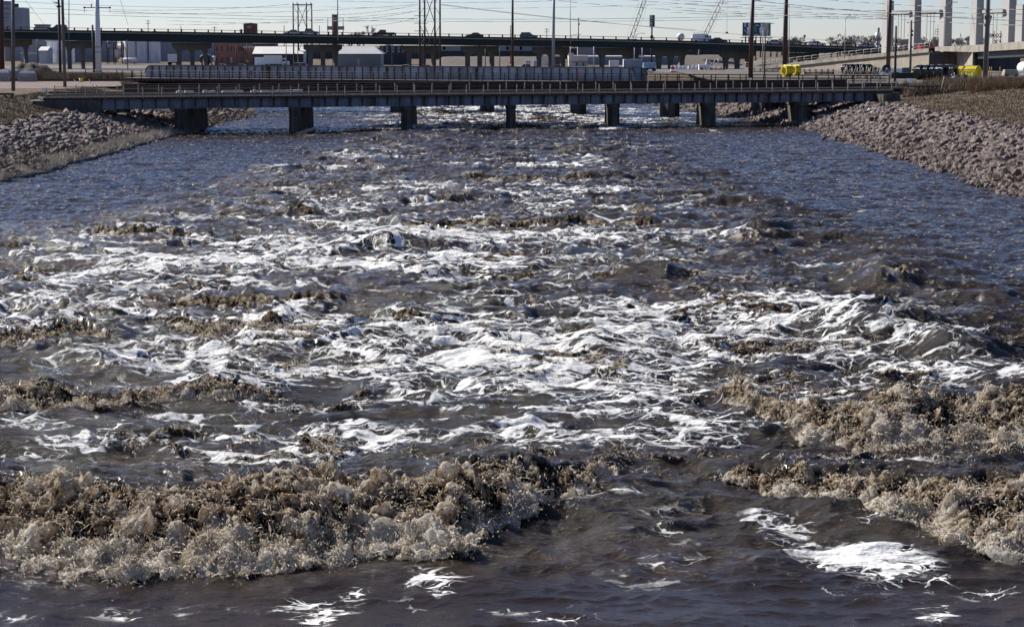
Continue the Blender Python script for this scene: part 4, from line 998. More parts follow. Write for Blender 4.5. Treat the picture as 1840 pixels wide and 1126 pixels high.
def tank(label, px0, px1, ya, yb, Y, m, name='storage_tank', legs=True):
    L = P(px1, Y) - P(px0, Y); z0, z1 = zt(yb, Y), zt(ya, Y); r = (z1 - z0) / 2; ro = empty(name, ((P(px0, Y) + P(px1, Y)) / 2, Y, z0 - 1), label, 'tank')
    MB().lathe((0, 0, 1 + r), [(.01, -L / 2), (r * .7, -L / 2 + r * .15), (r, -L / 2 + r * .5), (r, L / 2 - r * .5), (r * .7, L / 2 - r * .15), (.01, L / 2)], 20, 'x').build('shell', m, ro)
    for s in (-.3, .3): MB().box((s * L, 0, .5), (.3, r * 1.4, 1.2)).build('saddle', M_GRY, ro)
tank('horizontal white tank lying in front of the silos', 220, 246, 104.5, 112.5, 660, M_SILO); tank('short white tank behind the round black tank end', 378, 388, 101, 111, 640, M_SILO)
ro = empty('tank_trailer', (P(370, 600), 600, GZF), 'round black tank end on dark wheels beside the brick building', 'tank'); r = 1.5
MB().lathe((0, 0, 2.1), [(.01, -4), (r, -3.6), (r, 4), (.01, 4.2)], 24, 'y').build('shell', M_BLACK, ro)
for s in (-1, 1): MB().lathe((s * .9, -2, .45), [(.01, -.2), (.5, -.2), (.5, .2), (.01, .2)], 12, 'x').build('wheel', M_TYRE, ro)
def trailer(label, px0, px1, ya, Y, m, name='box_trailer', cat='trailer', base=None, rz=0.0, D_=2.5):
    L = P(px1, Y) - P(px0, Y); z0 = GZF if base is None else base; z1 = zt(ya, Y); ro = empty(name, ((P(px0, Y) + P(px1, Y)) / 2, Y, z0), label, cat, rz=rz)
    MB().box((0, 0, (z1 - z0 + .9) / 2), (L, D_, z1 - z0 - .9)).build('box', m, ro)
    MB().box((0, 0, .75), (L * .95, 1, .25)).build('chassis', M_BLACK, ro)
    mb = MB(); [mb.box((-L / 2 + (k + .5) * L / 9, -D_ / 2 - .02, (z1 - z0 + .9) / 2), (.06, .05, (z1 - z0 - 1.0))) for k in range(9)]; mb.build('ribs', M_GRY if m is M_SNOW else m, ro)
    for s in (-.38, -.28, .36): MB().lathe((s * L, -D_ / 2 + .2, .5), [(.01, -.15), (.5, -.15), (.5, .15), (.01, .15)], 12, 'y').build('wheel', M_TYRE, ro)
    return ro
trailer('white box trailer left of the third overpass bent', 302, 322, 98, 640, M_SNOW)
# brick works
building('red brick factory with small dark windows standing behind the overpass', 387, 438, 66, 640, 22, M_BRK, 'brick_building', 'brick building', parts=[('window', x, x + 2.2, 84, 92, M_WIN) for x in (389, 397, 408, 414, 421, 428.5, 432, 435.5)] + [('window', x, x + 2.2, 103, 111, M_DBK) for x in (389, 397, 408)] + [('window_frame', 413.6, 417, 103.5, 113, M_WHT)])
building('brick wing with lower windows joining the red brick factory to the garage', 438, 456, 86, 639, 12, M_BRK, 'brick_wing', 'brick building', roof='flat', roofm=M_ROOF, parts=[('window', 440, 443, 91, 99, M_WIN)])
building('flat roofed dark upper storey behind the low garage roofs', 438, 492, 79, 670, 12, M_DBK, 'upper_building', 'building', roof='flat', roofm=M_SNOW)
building('low garage with long pale roof, white roll door and dark open bays', 455, 546, 97, 620, 14, M_DGR, 'garage', 'garage', roof='gable', roofm=M_ROOF, parts=[('roll_door', 457, 481, 103, 117, M_SNOW), ('end_wall', 545, 552, 92, 118, M_WHT)])
building('small brown brick roof tower above the overpass parapet', 438, 460, 42.5, 700, 5, M_DBK, 'brick_tower', 'tower', parts=[('faded_sign', 445, 452, 47, 51, M_GRY)])
building('tall slim dark brick chimney beside the tallest thin lamp pole', 597, 606, 26, 620, 2.2, M_DBK, 'brick_chimney', 'chimney', parts=[('brick_face', 597, 600.5, 27, 60, M_BRK)])
building('dark rooftop sign band beside the brick chimney', 588, 618, 47.5, 640, 2, M_GRY, 'rooftop_sign', 'sign', ybot=54)
vehicle('box_truck', (.78, .78, .78), (P(497, 590), 590, GZF), 'white box truck parked in front of the dark open garage bays', 'vehicles in the lots', face=1)
# shed with hipped roof
Y = 560; ro = empty('metal_shed', (P(643, Y), Y, GZF), 'grey metal shed with pale sloping roof behind the girder bridge', 'shed')
w = P(684, Y) - P(602, Y); h = zt(97, Y) - GZF; h2 = zt(83.5, Y) - GZF
MB().box((0, 6, h / 2), (w, 12, h)).build('wall', M_GRY, ro)
MB().add([(-w / 2 - .3, -.5, h), (w / 2 + .6, -.5, h), (w / 2 - 2.2, 6, h2), (-w / 2 + .5, 6, h2), (-w / 2 - .3, 12.5, h), (w / 2 + .6, 12.5, h)], [[0, 1, 2, 3], [3, 2, 5, 4], [0, 3, 4], [1, 5, 2], [0, 4, 5, 1]]).build('roof', pm('shed_roof', (.42, .42, .43), .6, .05, .3), ro)
MB().box((-8 + P(643.5, Y) - P(602, Y) + 1.7, -.06, 1.2), (.5, .1, 2.4)).build('sign_board', M_WHT, ro)
building('open steel storage rack building full of dark stacked bundles right of the shed', 682, 735, 82, 640, 14, M_DGR, 'storage_rack', 'building', parts=grid('bundle', M_GRY, (684, 693, 704, 714, 722), (84, 90), 4.5, 5))
building('wide dark grey embankment hall behind the middle overpass bents', 785, 1010, 92, 760, 20, M_DGR, 'long_hall', 'warehouse', roof='flat', roofm=M_GRY, parts=[('roof_band', 786, 1010, 83, 91, M_GRY), ('vent', 796, 800, 84, 90, M_DGR), ('vent', 910, 914, 84, 92, M_DGR), ('vent', 934, 938, 84, 91, M_DGR)])
building('grey clad hall with flat top right of the tall lamp poles', 1040, 1135, 84, 800, 20, M_GRY, 'clad_hall', 'warehouse')
building('beige block building with a dark red stripe and two dark windows', 1022, 1056, 100, 600, 12, M_BEI, 'beige_building', 'building', parts=[('stripe', 1022, 1056, 111, 112.4, M_REDS), ('window', 1035, 1038, 113.5, 118.5, M_WIN), ('window', 1047, 1050, 113.5, 118.5, M_WIN), ('roof_block', 1021, 1031, 95.5, 100, M_BEI)])
building('low beige block wall seen between the legs of the sixth bent', 972, 1012, 97, 610, 8, M_BEI, 'beige_annex', 'building', parts=[('window', 977, 982, 96.5, 101, M_SNOW), ('dark_bay', 996, 1012, 102, 116, M_WIN)])
building('long low grey building with a bright white roof edge behind the trailers', 1056, 1262, 103, 640, 16, M_GRY, 'low_long_building', 'warehouse', roof='flat', roofm=M_SNOW, parts=[('roof_unit', 1130, 1143, 97.5, 103, M_ROOF), ('roof_unit', 1145, 1158, 99, 103, M_WHT)])
building('very long dark low warehouse on the far side behind all the overpass bents', 560, 1345, 86.5, 900, 30, M_DGR, 'long_warehouse', 'warehouse', parts=[('roof_edge', 735, 1130, 86.5, 88, M_GRY), ('lit_roof', 1180, 1240, 90, 92, M_GRY)])
# brown banks
def berm(px0, px1, Y0, Y1, ztop, seed):
    n, k = 40, 12; vs = []
    for j in range(k):
        Yb = Y0 + (Y1 - Y0) * j / (k - 1)
        for i in range(n):
            t = i / (n - 1); x = P(px0 + (px1 - px0) * t, Yb); e = float(sstep(0, .12, t) * (1 - sstep(.88, 1, t)))
            vs.append((x, Yb, GZF - .2 + (ztop - GZF + .2) * e * float(sstep(0, .6, j / (k - 1))) * (1 + .12 * float(fbm(np.array([x * .2]), np.array([Yb * .2]), 3, seed)[0]))))
    fs = [[j * n + i, j * n + i + 1, (j + 1) * n + i + 1, (j + 1) * n + i] for j in range(k - 1) for i in range(n - 1)]
    tag(MB().add(vs, fs, True).build('hill', pm('brown_bank', (.095, .077, .058), .95, .3, .8, col2=(.05, .04, .034), stain=.7)), kind='structure')
berm(770, 1015, 620, 680, zt(102, 680), 3); berm(1215, 1330, 600, 660, zt(99, 660), 5); berm(1340, 1600, 520, 600, zt(103, 600), 8)

# lot things
def sgn(label, px, ya, yb, Y, m, w=.5, shape='diamond'):
    z0, z1 = zt(yb, Y), zt(ya, Y); ro = empty('warning_sign', (P(px, Y), Y, z0), label, 'sign'); h = (z1 - z0)
    MB().tube((0, 0, -1.2), (0, 0, h * .5), .04).build('post', M_BLACK, ro)
    a = h / 2; MB().prism([(-w, a), (0, 0), (w, a), (0, h)], -.05, -.01).build('panel', m, ro)
M_ORG = pm('orange_red', (.62, .07, .03), .5, .05); M_RED = pm('dull_red', (.25, .03, .03), .6, .1)
sgn('orange red diamond road sign left of the sixth overpass bent', 920, 109, 117, 480, M_ORG, .7); sgn('orange red diamond sign standing on the girder bridge top between bent legs', 1209, 119, 126, 420, M_ORG, .55)
def hung(label, px, ya, yb, y=-2.35, m=M_RED):
    s = frame_s(P3, TH3, px); X = P3[0] + s * math.cos(TH3) - y * math.sin(TH3); Yh = P3[1] + s * math.sin(TH3) + y * math.cos(TH3)
    ro = empty('bridge_marker', (X, Yh, 4.4), label, 'marker', rz=TH3)
    MB().tube((0, 0, 0), (0, 0, 1.15), .035).build('post', M_BLACK, ro); MB().box((0, -.05, .85), (.26, .04, .55)).build('plate', m, ro)
hung('small red marker plate on the footway railing below the white roll door', 468, 137, 145); hung('small red marker plate on the footway railing left of the green post', 514, 137, 145); hung('small red marker plate on the footway railing below the beige building', 1049, 134, 141)
hung('teal marker plate on the footway railing left of the metal shed', 552, 141, 147, m=pm('teal', (.03, .15, .15)))
vehicle('hatchback', (.75, .75, .74), (P(1158, 420), 420, 2.62), 'white car parked beyond the right rounded end of the girder bridge', 'vehicles in the lots', face=1)
vehicle('hatchback', (.55, .52, .38), (P(913, 470), 470, GZF), 'pale yellow car below the orange red diamond sign', 'vehicles in the lots', face=-1)
vehicle('pickup_truck', (.75, .75, .75), (P(948, 480), 480, GZF), 'white pickup truck beside the white work shelters', 'vehicles in the lots', face=-1)
vehicle('sedan', (.12, .02, .02), (P(1003, 500), 500, GZF), 'dark red car between the legs of the sixth bent', 'vehicles in the lots')
vehicle('sedan', (.30, .33, .38), (P(435, 520), 520, GZF), 'grey car in front of the brick wing beside the yellow round sign', 'vehicles in the lots')
vehicle('sport_utility_car', (.7, .7, .7), (P(543, 520), 520, GZF), 'white car at the end wall of the low garage', 'vehicles in the lots')
vehicle('sedan', (.6, .6, .58), (P(400, 520), 520, GZF), 'pale car roof showing in front of the brick factory', 'vehicles in the lots')
vehicle('sedan', (.72, .72, .72), (P(731, 500), 500, GZF), 'white car left of the fifth overpass bent', 'vehicles in the lots'); vehicle('sedan', (.62, .62, .62), (P(768, 500), 500, GZF), 'white car between the legs of the fifth bent', 'vehicles in the lots')
trailer('small white work shelter with open side by the orange sign', 944, 953, 108.5, 520, M_SNOW, 'work_shelter', 'shelter'); trailer('square white work shelter against the lit leg of the sixth bent', 958, 965, 108.5, 525, M_SNOW, 'work_shelter', 'shelter')
trailer('white covered tank trailer between the legs of the seventh bent', 1095, 1112, 109, 500, M_WHT, 'covered_trailer'); trailer('grey blue box trailer right of the seventh bent', 1124, 1154, 107.5, 500, M_BLU)
trailer('bright white trailer end left of the grey blue box trailer', 1120, 1125, 107, 495, M_SNOW, 'white_trailer'); trailer('light blue shipping container behind the parked white car', 1156, 1178, 113, 480, pm('light_blue', (.22, .36, .50), .6, .1), 'shipping_container', 'container')
mb = MB(); mb.box((P(1022, 420), 420, 3.7), (13, 1.0, .9)); mb.box((P(1055, 420), 420, 3.6), (5, 1.0, 1.0)); mb.build('low_flat_wagon', pm('maroon', (.09, .03, .03)), label='low dark maroon flat wagon below the beige building', cat='wagon')
r = random.Random(3)
for k, px in enumerate((1209, 1216, 1223, 1230, 1240, 1247, 1254)):
    Yb = 470; ro = empty('bagged_pallet', (P(px, Yb), Yb, GZF), 'white wrapped pallet of bagged goods in the row between the eighth bent and the loader', 'pallet', 'white wrapped pallets')
    MB().box((0, 0, .1), (.95, 1, .2)).build('pallet_base', M_DBK, ro); MB().box((0, 0, .9), (.9, 1, 1.3), top=(.8, .8)).build('wrapped_bags', M_SNOW, ro); MB().box((0, 0, 1.6), (.4, .4, .14)).build('bag_neck', M_RED if k % 3 == 1 else M_WHT, ro)
ro = empty('wheel_loader', (P(1270, 460), 460, GZF), 'white wheel loader with raised arm in the yard near the wrapped pallets', 'loader')
MB().box((-.6, 0, 1.3), (2.4, 1.6, 1.3)).build('body', M_SNOW, ro); MB().box((.4, 0, 2.5), (1.1, 1.3, 1.3), top=(.85, .85)).build('cab', M_WHT, ro); MB().path([(1, -.5, 1.6), (2, -.5, 3.1), (2.8, -.5, 2.8)], .12).build('arm', M_WHT, ro)
MB().box((2.9, 0, 2.9), (.6, 1.8, .6), rz=0).build('bucket', M_WHT, ro)
for x in (-1.1, 1.1):
    for y in (-.8, .8): MB().lathe((x, y, .6), [(.01, -.2), (.6, -.2), (.6, .2), (.01, .2)], 12, 'y').build('wheel', M_TYRE, ro)
for k, (a, b, Yp, ya, m) in enumerate(((1258, 1306, 405, 124.2, pm('tan_pipe', (.42, .24, .16))), (1262, 1302, 380, 128.5, M_WHT), (1345, 1400, 360, 127, pm('tan_pipe', (.42, .24, .16))), (1445, 1500, 330, 128.8, pm('tan_pipe', (.42, .24, .16))))):
    ro = empty('pipe_rack', (P((a + b) / 2, Yp), Yp, 3.2), ('long stack of tan pipes behind the footway right of the pallets', 'white pipe stack in front of the tan pipes', 'tan pipe stack by the left rust brown pole', 'tan pipe stack between yellow coil and black coils')[k], 'pipe stack'); L = P(b, Yp) - P(a, Yp)
    zz = zt(ya, Yp) - 3.2; mb = MB()
    for j in range(4):
        for i in range(3): mb.tube((-L / 2, i * .32, zz - .15 - j * .27), (L / 2, i * .32, zz - .15 - j * .27), .13, n=6)
    mb.build('pipes', m, ro); mb = MB(); [mb.box((s * L / 2, .3, zz / 2), (.12, 1.3, zz + .8)) for s in (-.95, -.6, -.2, .2, .6, .95)]; mb.build('stakes', M_BLACK, ro)

# left yard: mound, barriers
def mound(label, px, Y, rx, ry, h, m, name, cat, seed, z0=4.0):
    n, k = 36, 12; c = (P(px, Y), Y); vs = []
    for j in range(k):
        s = 1 - j / (k - 1)
        for i in range(n):
            t = 2 * math.pi * i / n; w = 1 + .15 * math.sin(2 * t + seed) + .1 * math.sin(5 * t + seed); x, y = c[0] + rx * s * w * math.cos(t), c[1] + ry * s * w * math.sin(t)
            vs.append((x, y, z0 - .1 + h * (1 - s ** 1.5) * (1 + .25 * float(fbm(np.array([x * .7]), np.array([y * .7]), 3, seed)[0]))))
    fs = [[j * n + i, j * n + (i + 1) % n, (j + 1) * n + (i + 1) % n, (j + 1) * n + i] for j in range(k - 1) for i in range(n)]
    return MB().add(vs, fs, True).build(name, m, label=label, cat=cat)
M_EARTH = pm('dark_earth', (.055, .045, .040), .95, .4, 1.0, bump=.15, bscale=3)
mound('dark earth mound behind the snowy concrete blocks at the left', 52, 300, 4.6, 4, 2.5, M_EARTH, 'earth_mound', 'earth mound', 2)
mound('brown brush covered heap at the far left edge beside the blocks', 4, 292, 3.6, 3.5, 1.5, pm('brush_heap', (.13, .10, .08), .95, .4, 1.5, bump=.2, bscale=4), 'brush_heap', 'heap', 5)
patch('dead_weeds', -5, 20, 286, 292, 900, .8, M_GRS, 46); patch('dead_weeds', 60, 110, 290, 300, 2500, 1.0, M_GRS, 47)
def barrier(label, px0, px1, ya, yb, Y, snow_=True):
    L = P(px1, Y) - P(px0, Y); z0, z1 = zt(yb, Y), zt(ya, Y); ro = empty('concrete_block', ((P(px0, Y) + P(px1, Y)) / 2, Y, 4.0), label, 'concrete block', 'concrete blocks by the mound'); h = z1 - 4.0
    MB().prism([(-.55, 0), (-.5, h * .35), (-.32, h * .5), (-.28, h), (.28, h), (.32, h * .5), (.5, h * .35), (.55, 0)], -L / 2, L / 2, lambda x, y, z: (y, x, z)).build('block', M_CONC, ro)
    if snow_: MB().box((0, .1, h + .14), (L * .9, .6, .3), top=(.85, .5)).build('snow_cap', M_SNOW, ro)
barrier('short concrete block at the left edge with half a snow cap', -4, 14, 131, 141, 270); barrier('long concrete block with a thick wedge of snow right of the wooden pole', 32, 63, 132, 141, 270)
barrier('concrete block standing behind the wooden pole between two others', 9, 32, 128, 138, 276)
Y = 268; ro = empty('yellow_bucket', (P(144, Y), Y, 4.0), 'bright yellow bucket lying in the weeds beside the white steel pole', 'bucket'); my = pm('bright_yellow', (.62, .62, .03), .5, .1)
MB().lathe((0, 0, .0), [(.01, 0), (.24, 0), (.28, .5), (.24, .5), (.01, .1)], 14).build('pail', my, ro); MB().tube((-.28, 0, .48), (.28, 0, .6), .02).build('handle', M_BLACK, ro)

# right yard: coils of pipe, container, trailers
M_YEL = pm('yellow_pipe', (.72, .58, .02), .4, .1, 2); M_BPI = pm('black_pipe', (.012, .012, .014), .25, .1, 2, spec=.7)
def torus_coil(mb, c, R_, r, dirv, turns, wid, n=26, k=6):
    "stacked turns of pipe whose axis is dirv"
    d = Vector(dirv).normalized(); up = Vector((0, 0, 1)); a = d.cross(up).normalized(); b = up
    for t in range(turns):
        off_ = (t - (turns - 1) / 2) * (wid / max(turns, 1)); vs = []
        for i in range(n):
            th = 2 * math.pi * i / n; rad = a * math.cos(th) + b * math.sin(th)
            for j in range(k):
                ph = 2 * math.pi * j / k; vs.append(Vector(c) + d * off_ + rad * (R_ + r * math.cos(ph)) + d * (r * math.sin(ph)))
        mb.add(vs, [[i * k + j, i * k + (j + 1) % k, ((i + 1) % n) * k + (j + 1) % k, ((i + 1) % n) * k + j] for i in range(n) for j in range(k)], True)
def coil(label, px, ytop, ybot, Y, wid, m, dirv, group, bands=True, turns=9, lay=3):
    if turns != 6: Y = 4.9 / tanv(ybot) + (Y - 300) * .25
    z1, z0 = zt(ytop, Y), zt(ybot, Y); Ro = (z1 - z0) / 2; ro = empty('pipe_coil', (P(px, Y), Y, z0), label, 'pipe coil', group); r = wid / turns * .52
    mb = MB()
    for l in range(lay): torus_coil(mb, (0, 0, Ro), Ro - r - l * r * 1.7, r, dirv, turns, wid)
    mb.build('pipe_windings', m, ro)
    if bands:
        d = Vector(dirv).normalized(); a = d.cross(Vector((0, 0, 1))).normalized(); mb = MB()
        for th in (.5, 1.4, 2.4, 3.6, 5.2):
            rad = a * math.cos(th) + Vector((0, 0, 1)) * math.sin(th); p = Vector((0, 0, Ro)) + rad * (Ro + .02); mb.tube(p - d * wid / 2, p + d * wid / 2, .025, n=5)
        mb.build('strap', M_BLACK if m is M_YEL else M_GRY, ro)
GY_, GB_ = 'yellow pipe coils', 'black pipe coils'
dv = (-.78, -.62, 0)
coil('large yellow pipe coil standing alone beside the rust brown pole, open end showing', 1415, 116.5, 138.5, 280, 1.15, M_YEL, (-.9, -.42, 0), GY_)
coil('yellow pipe coil pressed against the back of the lone yellow coil', 1431, 116.5, 136, 284, .95, M_YEL, (-.9, -.42, 0), GY_)
for k, px in enumerate((1655, 1667, 1679)): coil(('first and leftmost tall black pipe coil behind the yellow skid', 'second tall black pipe coil of the row of four', 'third tall black pipe coil of the row of four')[k], px, 117, 144, 300 - k * 1.5, .9, M_BPI, (.72, -.69, 0), GB_)
coil('tall black pipe coil nearest the white flat trailer', 1694, 116.5, 144, 294, 1.2, M_BPI, (.72, -.69, 0), GB_); coil('tall black pipe coil touching the yellow coils', 1709, 116.5, 142, 300, 1.7, M_BPI, (.72, -.69, 0), GB_)
coil('small black pipe coil right of the blue container', 1646, 120, 134, 305, .5, M_BPI, (.72, -.69, 0), GB_)
coil('yellow pipe coil half hidden behind the last black coil', 1731, 118.5, 140, 306, .9, M_YEL, (.72, -.69, 0), GY_); coil('rightmost yellow pipe coil by the paired wooden poles', 1752, 118, 142, 300, 1.5, M_YEL, (.72, -.69, 0), GY_)
coil('yellow pipe coil with loose straps between two other yellow coils', 1744, 118.5, 141, 303, .9, M_YEL, (.72, -.69, 0), GY_)
for k in range(6):
    px = 1521 + k * 10.2; coil('shaggy black pipe coil on a leaning timber rack, ' + ('nearest the river', 'second from the river', 'third from the river', 'fourth from the river', 'fifth from the river', 'low one by the reel')[k], px, 115.5 + (k == 5) * 5, 134, 296, .7, M_BPI, (.55, -.83, 0), 'racked black coils', turns=6)
r = random.Random(12)
for k in range(7):
    x = P(1514 + k * 11, 292); ro = empty('timber_rack', (x, 292, 4.05), 'weathered leaning timber rack frame in front of the racked black coils', 'rack', 'timber racks of the black coils')
    mb = MB(); [mb.tube((r.uniform(-.6, .2), r.uniform(-.3, .3), 0), (r.uniform(-.2, .8), r.uniform(.2, .6), r.uniform(1.1, 2.0)), .045, n=5) for _ in range(5)]; mb.build('poles', M_POST, ro)
    mb = MB(); [mb.tube((-.6, 0, z), (.9, .3, z + .1), .04, n=5) for z in (.35, .9)]; mb.build('crossbars', M_POST, ro)
ro = empty('cable_reel', (P(1594, 300), 300, 4.05), 'black cable reel raised on white A-frame legs left of the blue container', 'reel'); zc = zt(124, 300) - 4.05
MB().lathe((0, 0, zc), [(.2, -.4), (.62, -.4), (.62, -.34), (.35, -.32), (.35, .32), (.62, .34), (.62, .4), (.2, .4)], 20, 'y').build('reel', M_BPI, ro)
mb = MB(); [mb.tube((s * 1.3, y, 0), (0, y, zc), .05, n=5) for s in (-1, -.5, .5, 1) for y in (-.5, .5)]; mb.build('stand', M_WHT, ro)
Y = 305; L = P(1623, Y) - P(1586, Y); ro = empty('shipping_container', (P(1604, Y), Y, 4.05), 'shipping container with white ribbed side and dark blue end behind the black pole', 'container'); h = zt(121.5, Y) - 4.05
th = R(-52); cz = math.cos(th)
a = Vector((-L * .5, .5, 0)); 
def cont(mb, p, q, z0, z1, t=.05): 
    mb.add([(p[0], p[1], z0), (q[0], q[1], z0), (q[0], q[1], z1), (p[0], p[1], z1)], [[0, 1, 2, 3]])
A_, B__, C_, D__ = (-L * .5, 2.8), (L * .5, 0), (L * .5 + 1.45, 1.2), (-L * .5 + 1.45, 4.0)
mb = MB(); cont(mb, A_, B__, 0, h); mb.add([(A_[0], A_[1], h), (B__[0], B__[1], h), (C_[0], C_[1], h), (D__[0], D__[1], h)], [[0, 1, 2, 3]]); cont(mb, D__, C_, 0, h); cont(mb, D__, A_, 0, h); mb.build('side_panels', M_SILO, ro)
mb = MB(); n = 12
for k in range(n):
    t = (k + .5) / n; x, y = A_[0] + (B__[0] - A_[0]) * t, A_[1] + (B__[1] - A_[1]) * t; mb.box((x, y - .03, h / 2), (.09, .07, h - .1))
mb.build('ribs', M_SNOW, ro); mb = MB(); cont(mb, B__, C_, 0, h); mb.build('end_door', pm('navy_door', (.07, .12, .20), .6, .1), ro)
for p in (A_, B__, C_): MB().box((p[0], p[1], h / 2), (.12, .12, h)).build('corner_post', M_GRY, ro)
trailer('dark low flat trailer in front of the blue container', 1601, 1646, 141, 290, M_BLACK, 'flat_trailer', base=4.05); 
ro = empty('yellow_skid', (P(1648, 296), 296, 4.05), 'boxy yellow engine skid below the small black coil', 'machine'); zb = zt(138, 296) - 4.05
MB().box((0, 0, zb + .4), (1.3, 1, .8)).build('engine_box', pm('skid_yellow', (.50, .45, .03), .5, .1), ro); MB().box((0, 0, zb / 2), (1.1, .8, max(zb, .2))).build('base', M_BLACK, ro); MB().tube((-.3, 0, zb + .8), (-.3, 0, zb + 1.2), .07).build('pipe', M_GRY, ro)
def flatbed(label, px0, px1, ya, Y, m):
    L = P(px1, Y) - P(px0, Y); ro = empty('flatbed_trailer', ((P(px0, Y) + P(px1, Y)) / 2, Y, 4.05), label, 'trailer'); z = zt(ya, Y) - 4.05
    MB().box((0, 0, z - .12), (L, 2, .24)).build('bed', m, ro); mb = MB(); [mb.tube((s * L, -.9, z), (s * L, -.9, z + .55), .05) for s in (-.45, -.1, .1, .4)]; mb.build('stakes', m, ro)
    for s in (-.25, .1): MB().lathe((s * L, -.95, .35), [(.01, -.1), (.35, -.1), (.35, .1), (.01, .1)], 12, 'y').build('wheel', M_TYRE, ro)
    MB().tube((-L / 2, 0, z - .2), (-L / 2 - .8, 0, z - .25), .06).build('drawbar', m, ro)
flatbed('white flatbed trailer with low stakes in front of the tall black coils', 1683, 1712, 139.8, 284, M_WHT); flatbed('white and grey flatbed trailer in front of the yellow coils', 1712, 1750, 137.6, 286, M_SILO)
for px, yb in ((1783, 1),): 
    ro = empty('fork_rack', (P(1788, 310), 310, 4.05), 'orange stake rack right of the paired wooden poles', 'rack'); mo = pm('orange_stakes', (.5, .25, .03), .6, .1)
    MB().box((0, 0, .55), (2.9, .1, .12)).build('rail', mo, ro); [MB().tube((x, 0, 0), (x, 0, 1.5), .05).build('stake', mo, ro) for x in (-.7, -.4, .9)]
ro = empty('camper_van', (P(1817, 300), 300, 4.05), 'dusty beige covered cart parked under the dark road bridge', 'cart'); MB().box((0, 0, .75), (2.2, 1.6, .9), top=(.85, .8)).build('cover', pm('dusty_cover', (.30, .27, .22)), ro)
[MB().lathe((x, -.8, .28), [(.01, -.08), (.28, -.08), (.28, .08), (.01, .08)], 12, 'y').build('wheel', M_TYRE, ro) for x in (-.7, .7)]
ro = empty('tanker_end', (P(1845, 330), 330, 4.0), 'round white tank end at the right edge under the road bridge', 'tank'); MB().lathe((0, 0, 1.15), [(.01, -2), (.7, -1.9), (1.0, -1.5), (1.0, 2)], 24, 'y').build('shell', M_SNOW, ro); MB().box((0, 0, .12), (1.2, 2, .3)).build('saddle', M_GRY, ro)
# small signs and stakes on the near banks
def board(label, px, ya, yb, Y, w, zg, name='notice_board'):
    z1 = zt(ya, Y); z2 = zt(yb, Y); ro = empty(name, (P(px, Y), Y, zg), label, 'sign'); MB().tube((0, 0, -.2), (0, 0, z1 - zg), .035).build('post', M_POST, ro)
    MB().box((0, -.06, (z1 + z2) / 2 - zg), (w, .03, z1 - z2)).build('board', M_SNOW, ro)
board('small white notice at the left end of the nearest bridge railing', 76, 158, 165, 195, .38, 3.7); board('small white notice on a thin post in the dead weeds at the right', 1637, 141, 147.5, 224, .5, 4.05)
p = at(1690, 166, 215); ro = MB().tube((p.x, 215, 4.0), (p.x + .35, 215, 5.6), .04, n=6).build('leaning_stake', pm('pale_wood', (.55, .48, .33)), label='pale wooden stake leaning in the dead weeds at the right', cat='stake')
MB().tube((P(1735, 222), 222, 4.0), (P(1733.5, 222), 222, 5.9), .06, n=6).build('fence_post', M_TIE, label='dark upright post in the weeds in front of the flatbed trailers', cat='post')
# ---------------------------------------------------------------- ramp, towers, poles, pylons, wires
M_RAMP = pm('ramp_concrete', (.33, .29, .23), .9, .12, .5, col2=(.27, .23, .18), stain=.55, streak=.6, bump=.01); M_TWR = pm('tower_concrete', (.34, .335, .32), .8, .05, .3, col2=(.28, .275, .265), stain=.3, streak=.4)
rp = empty('road_ramp', (P(1600, 415), 415, 2.5), 'concrete retaining wall of the rising road ramp with a thin steel railing', 'ramp')
def wpt(px, py, Y): v = at(px, py, Y); return Vector((v.x, v.y, v.z))
def wall3(name, tops, m, root, thick=(.6, .3), zb=2.0):
    mb = MB(); n = len(tops); vs = []
    for t in tops: vs += [(t.x, t.y, zb), (t.x, t.y, t.z), (t.x + thick[0], t.y + thick[1], t.z), (t.x + thick[0], t.y + thick[1], zb)]
    mb.add(vs, [[4 * i + j, 4 * i + (j + 1) % 4, 4 * i + 4 + (j + 1) % 4, 4 * i + 4 + j] for i in range(n - 1) for j in range(4)] + [[0, 1, 2, 3], [4 * n - 1, 4 * n - 2, 4 * n - 3, 4 * n - 4]])
    o = mb.build(name, m, root); 
    o.matrix_parent_inverse = root.matrix_world.inverted(); return o
bpy.context.view_layer.update()
T = [wpt(1340, 125, 473), wpt(1400, 119, 462), wpt(1500, 108, 440), wpt(1600, 98, 418), wpt(1671, 91, 402)]
wall3('retaining_wall', T, M_RAMP, rp)
cp = [t + Vector((-.15, -.1, .0)) for t in T]; cp2 = [Vector((t.x, t.y, t.z + .75)) for t in cp]
mbp = MB()
for a, b in zip(cp, cp2): pass
vs = []
for t in T: vs += [(t.x - .3, t.y - .2, t.z - .35), (t.x - .3, t.y - .2, t.z + .45), (t.x + 9, t.y + 5, t.z + .45), (t.x + 9, t.y + 5, t.z - .35)]
mbp.add(vs, [[4 * i + j, 4 * i + (j + 1) % 4, 4 * i + 4 + (j + 1) % 4, 4 * i + 4 + j] for i in range(len(T) - 1) for j in range(4)]); o = mbp.build('road_slab', M_CONC, rp); o.matrix_parent_inverse = rp.matrix_world.inverted()
def rail3(tops, h, root, n, m, lift=.4, name='railing'):
    mb = MB(); pts = []
    for i in range(n + 1):
        s = i / n * (len(tops) - 1); k = min(int(s), len(tops) - 2); f = s - k; p = tops[k].lerp(tops[k + 1], f) + Vector((0, 0, lift)); pts.append(p)
    mb.path([p + Vector((0, 0, h)) for p in pts], .045); mb.path([p + Vector((0, 0, h * .5)) for p in pts], .02); o = mb.build(name, m, root); o.matrix_parent_inverse = root.matrix_world.inverted()
    for p in pts:
        q = MB().tube(p - Vector((0, 0, .3)), p + Vector((0, 0, h)), .05, n=6).build('post', m, o)
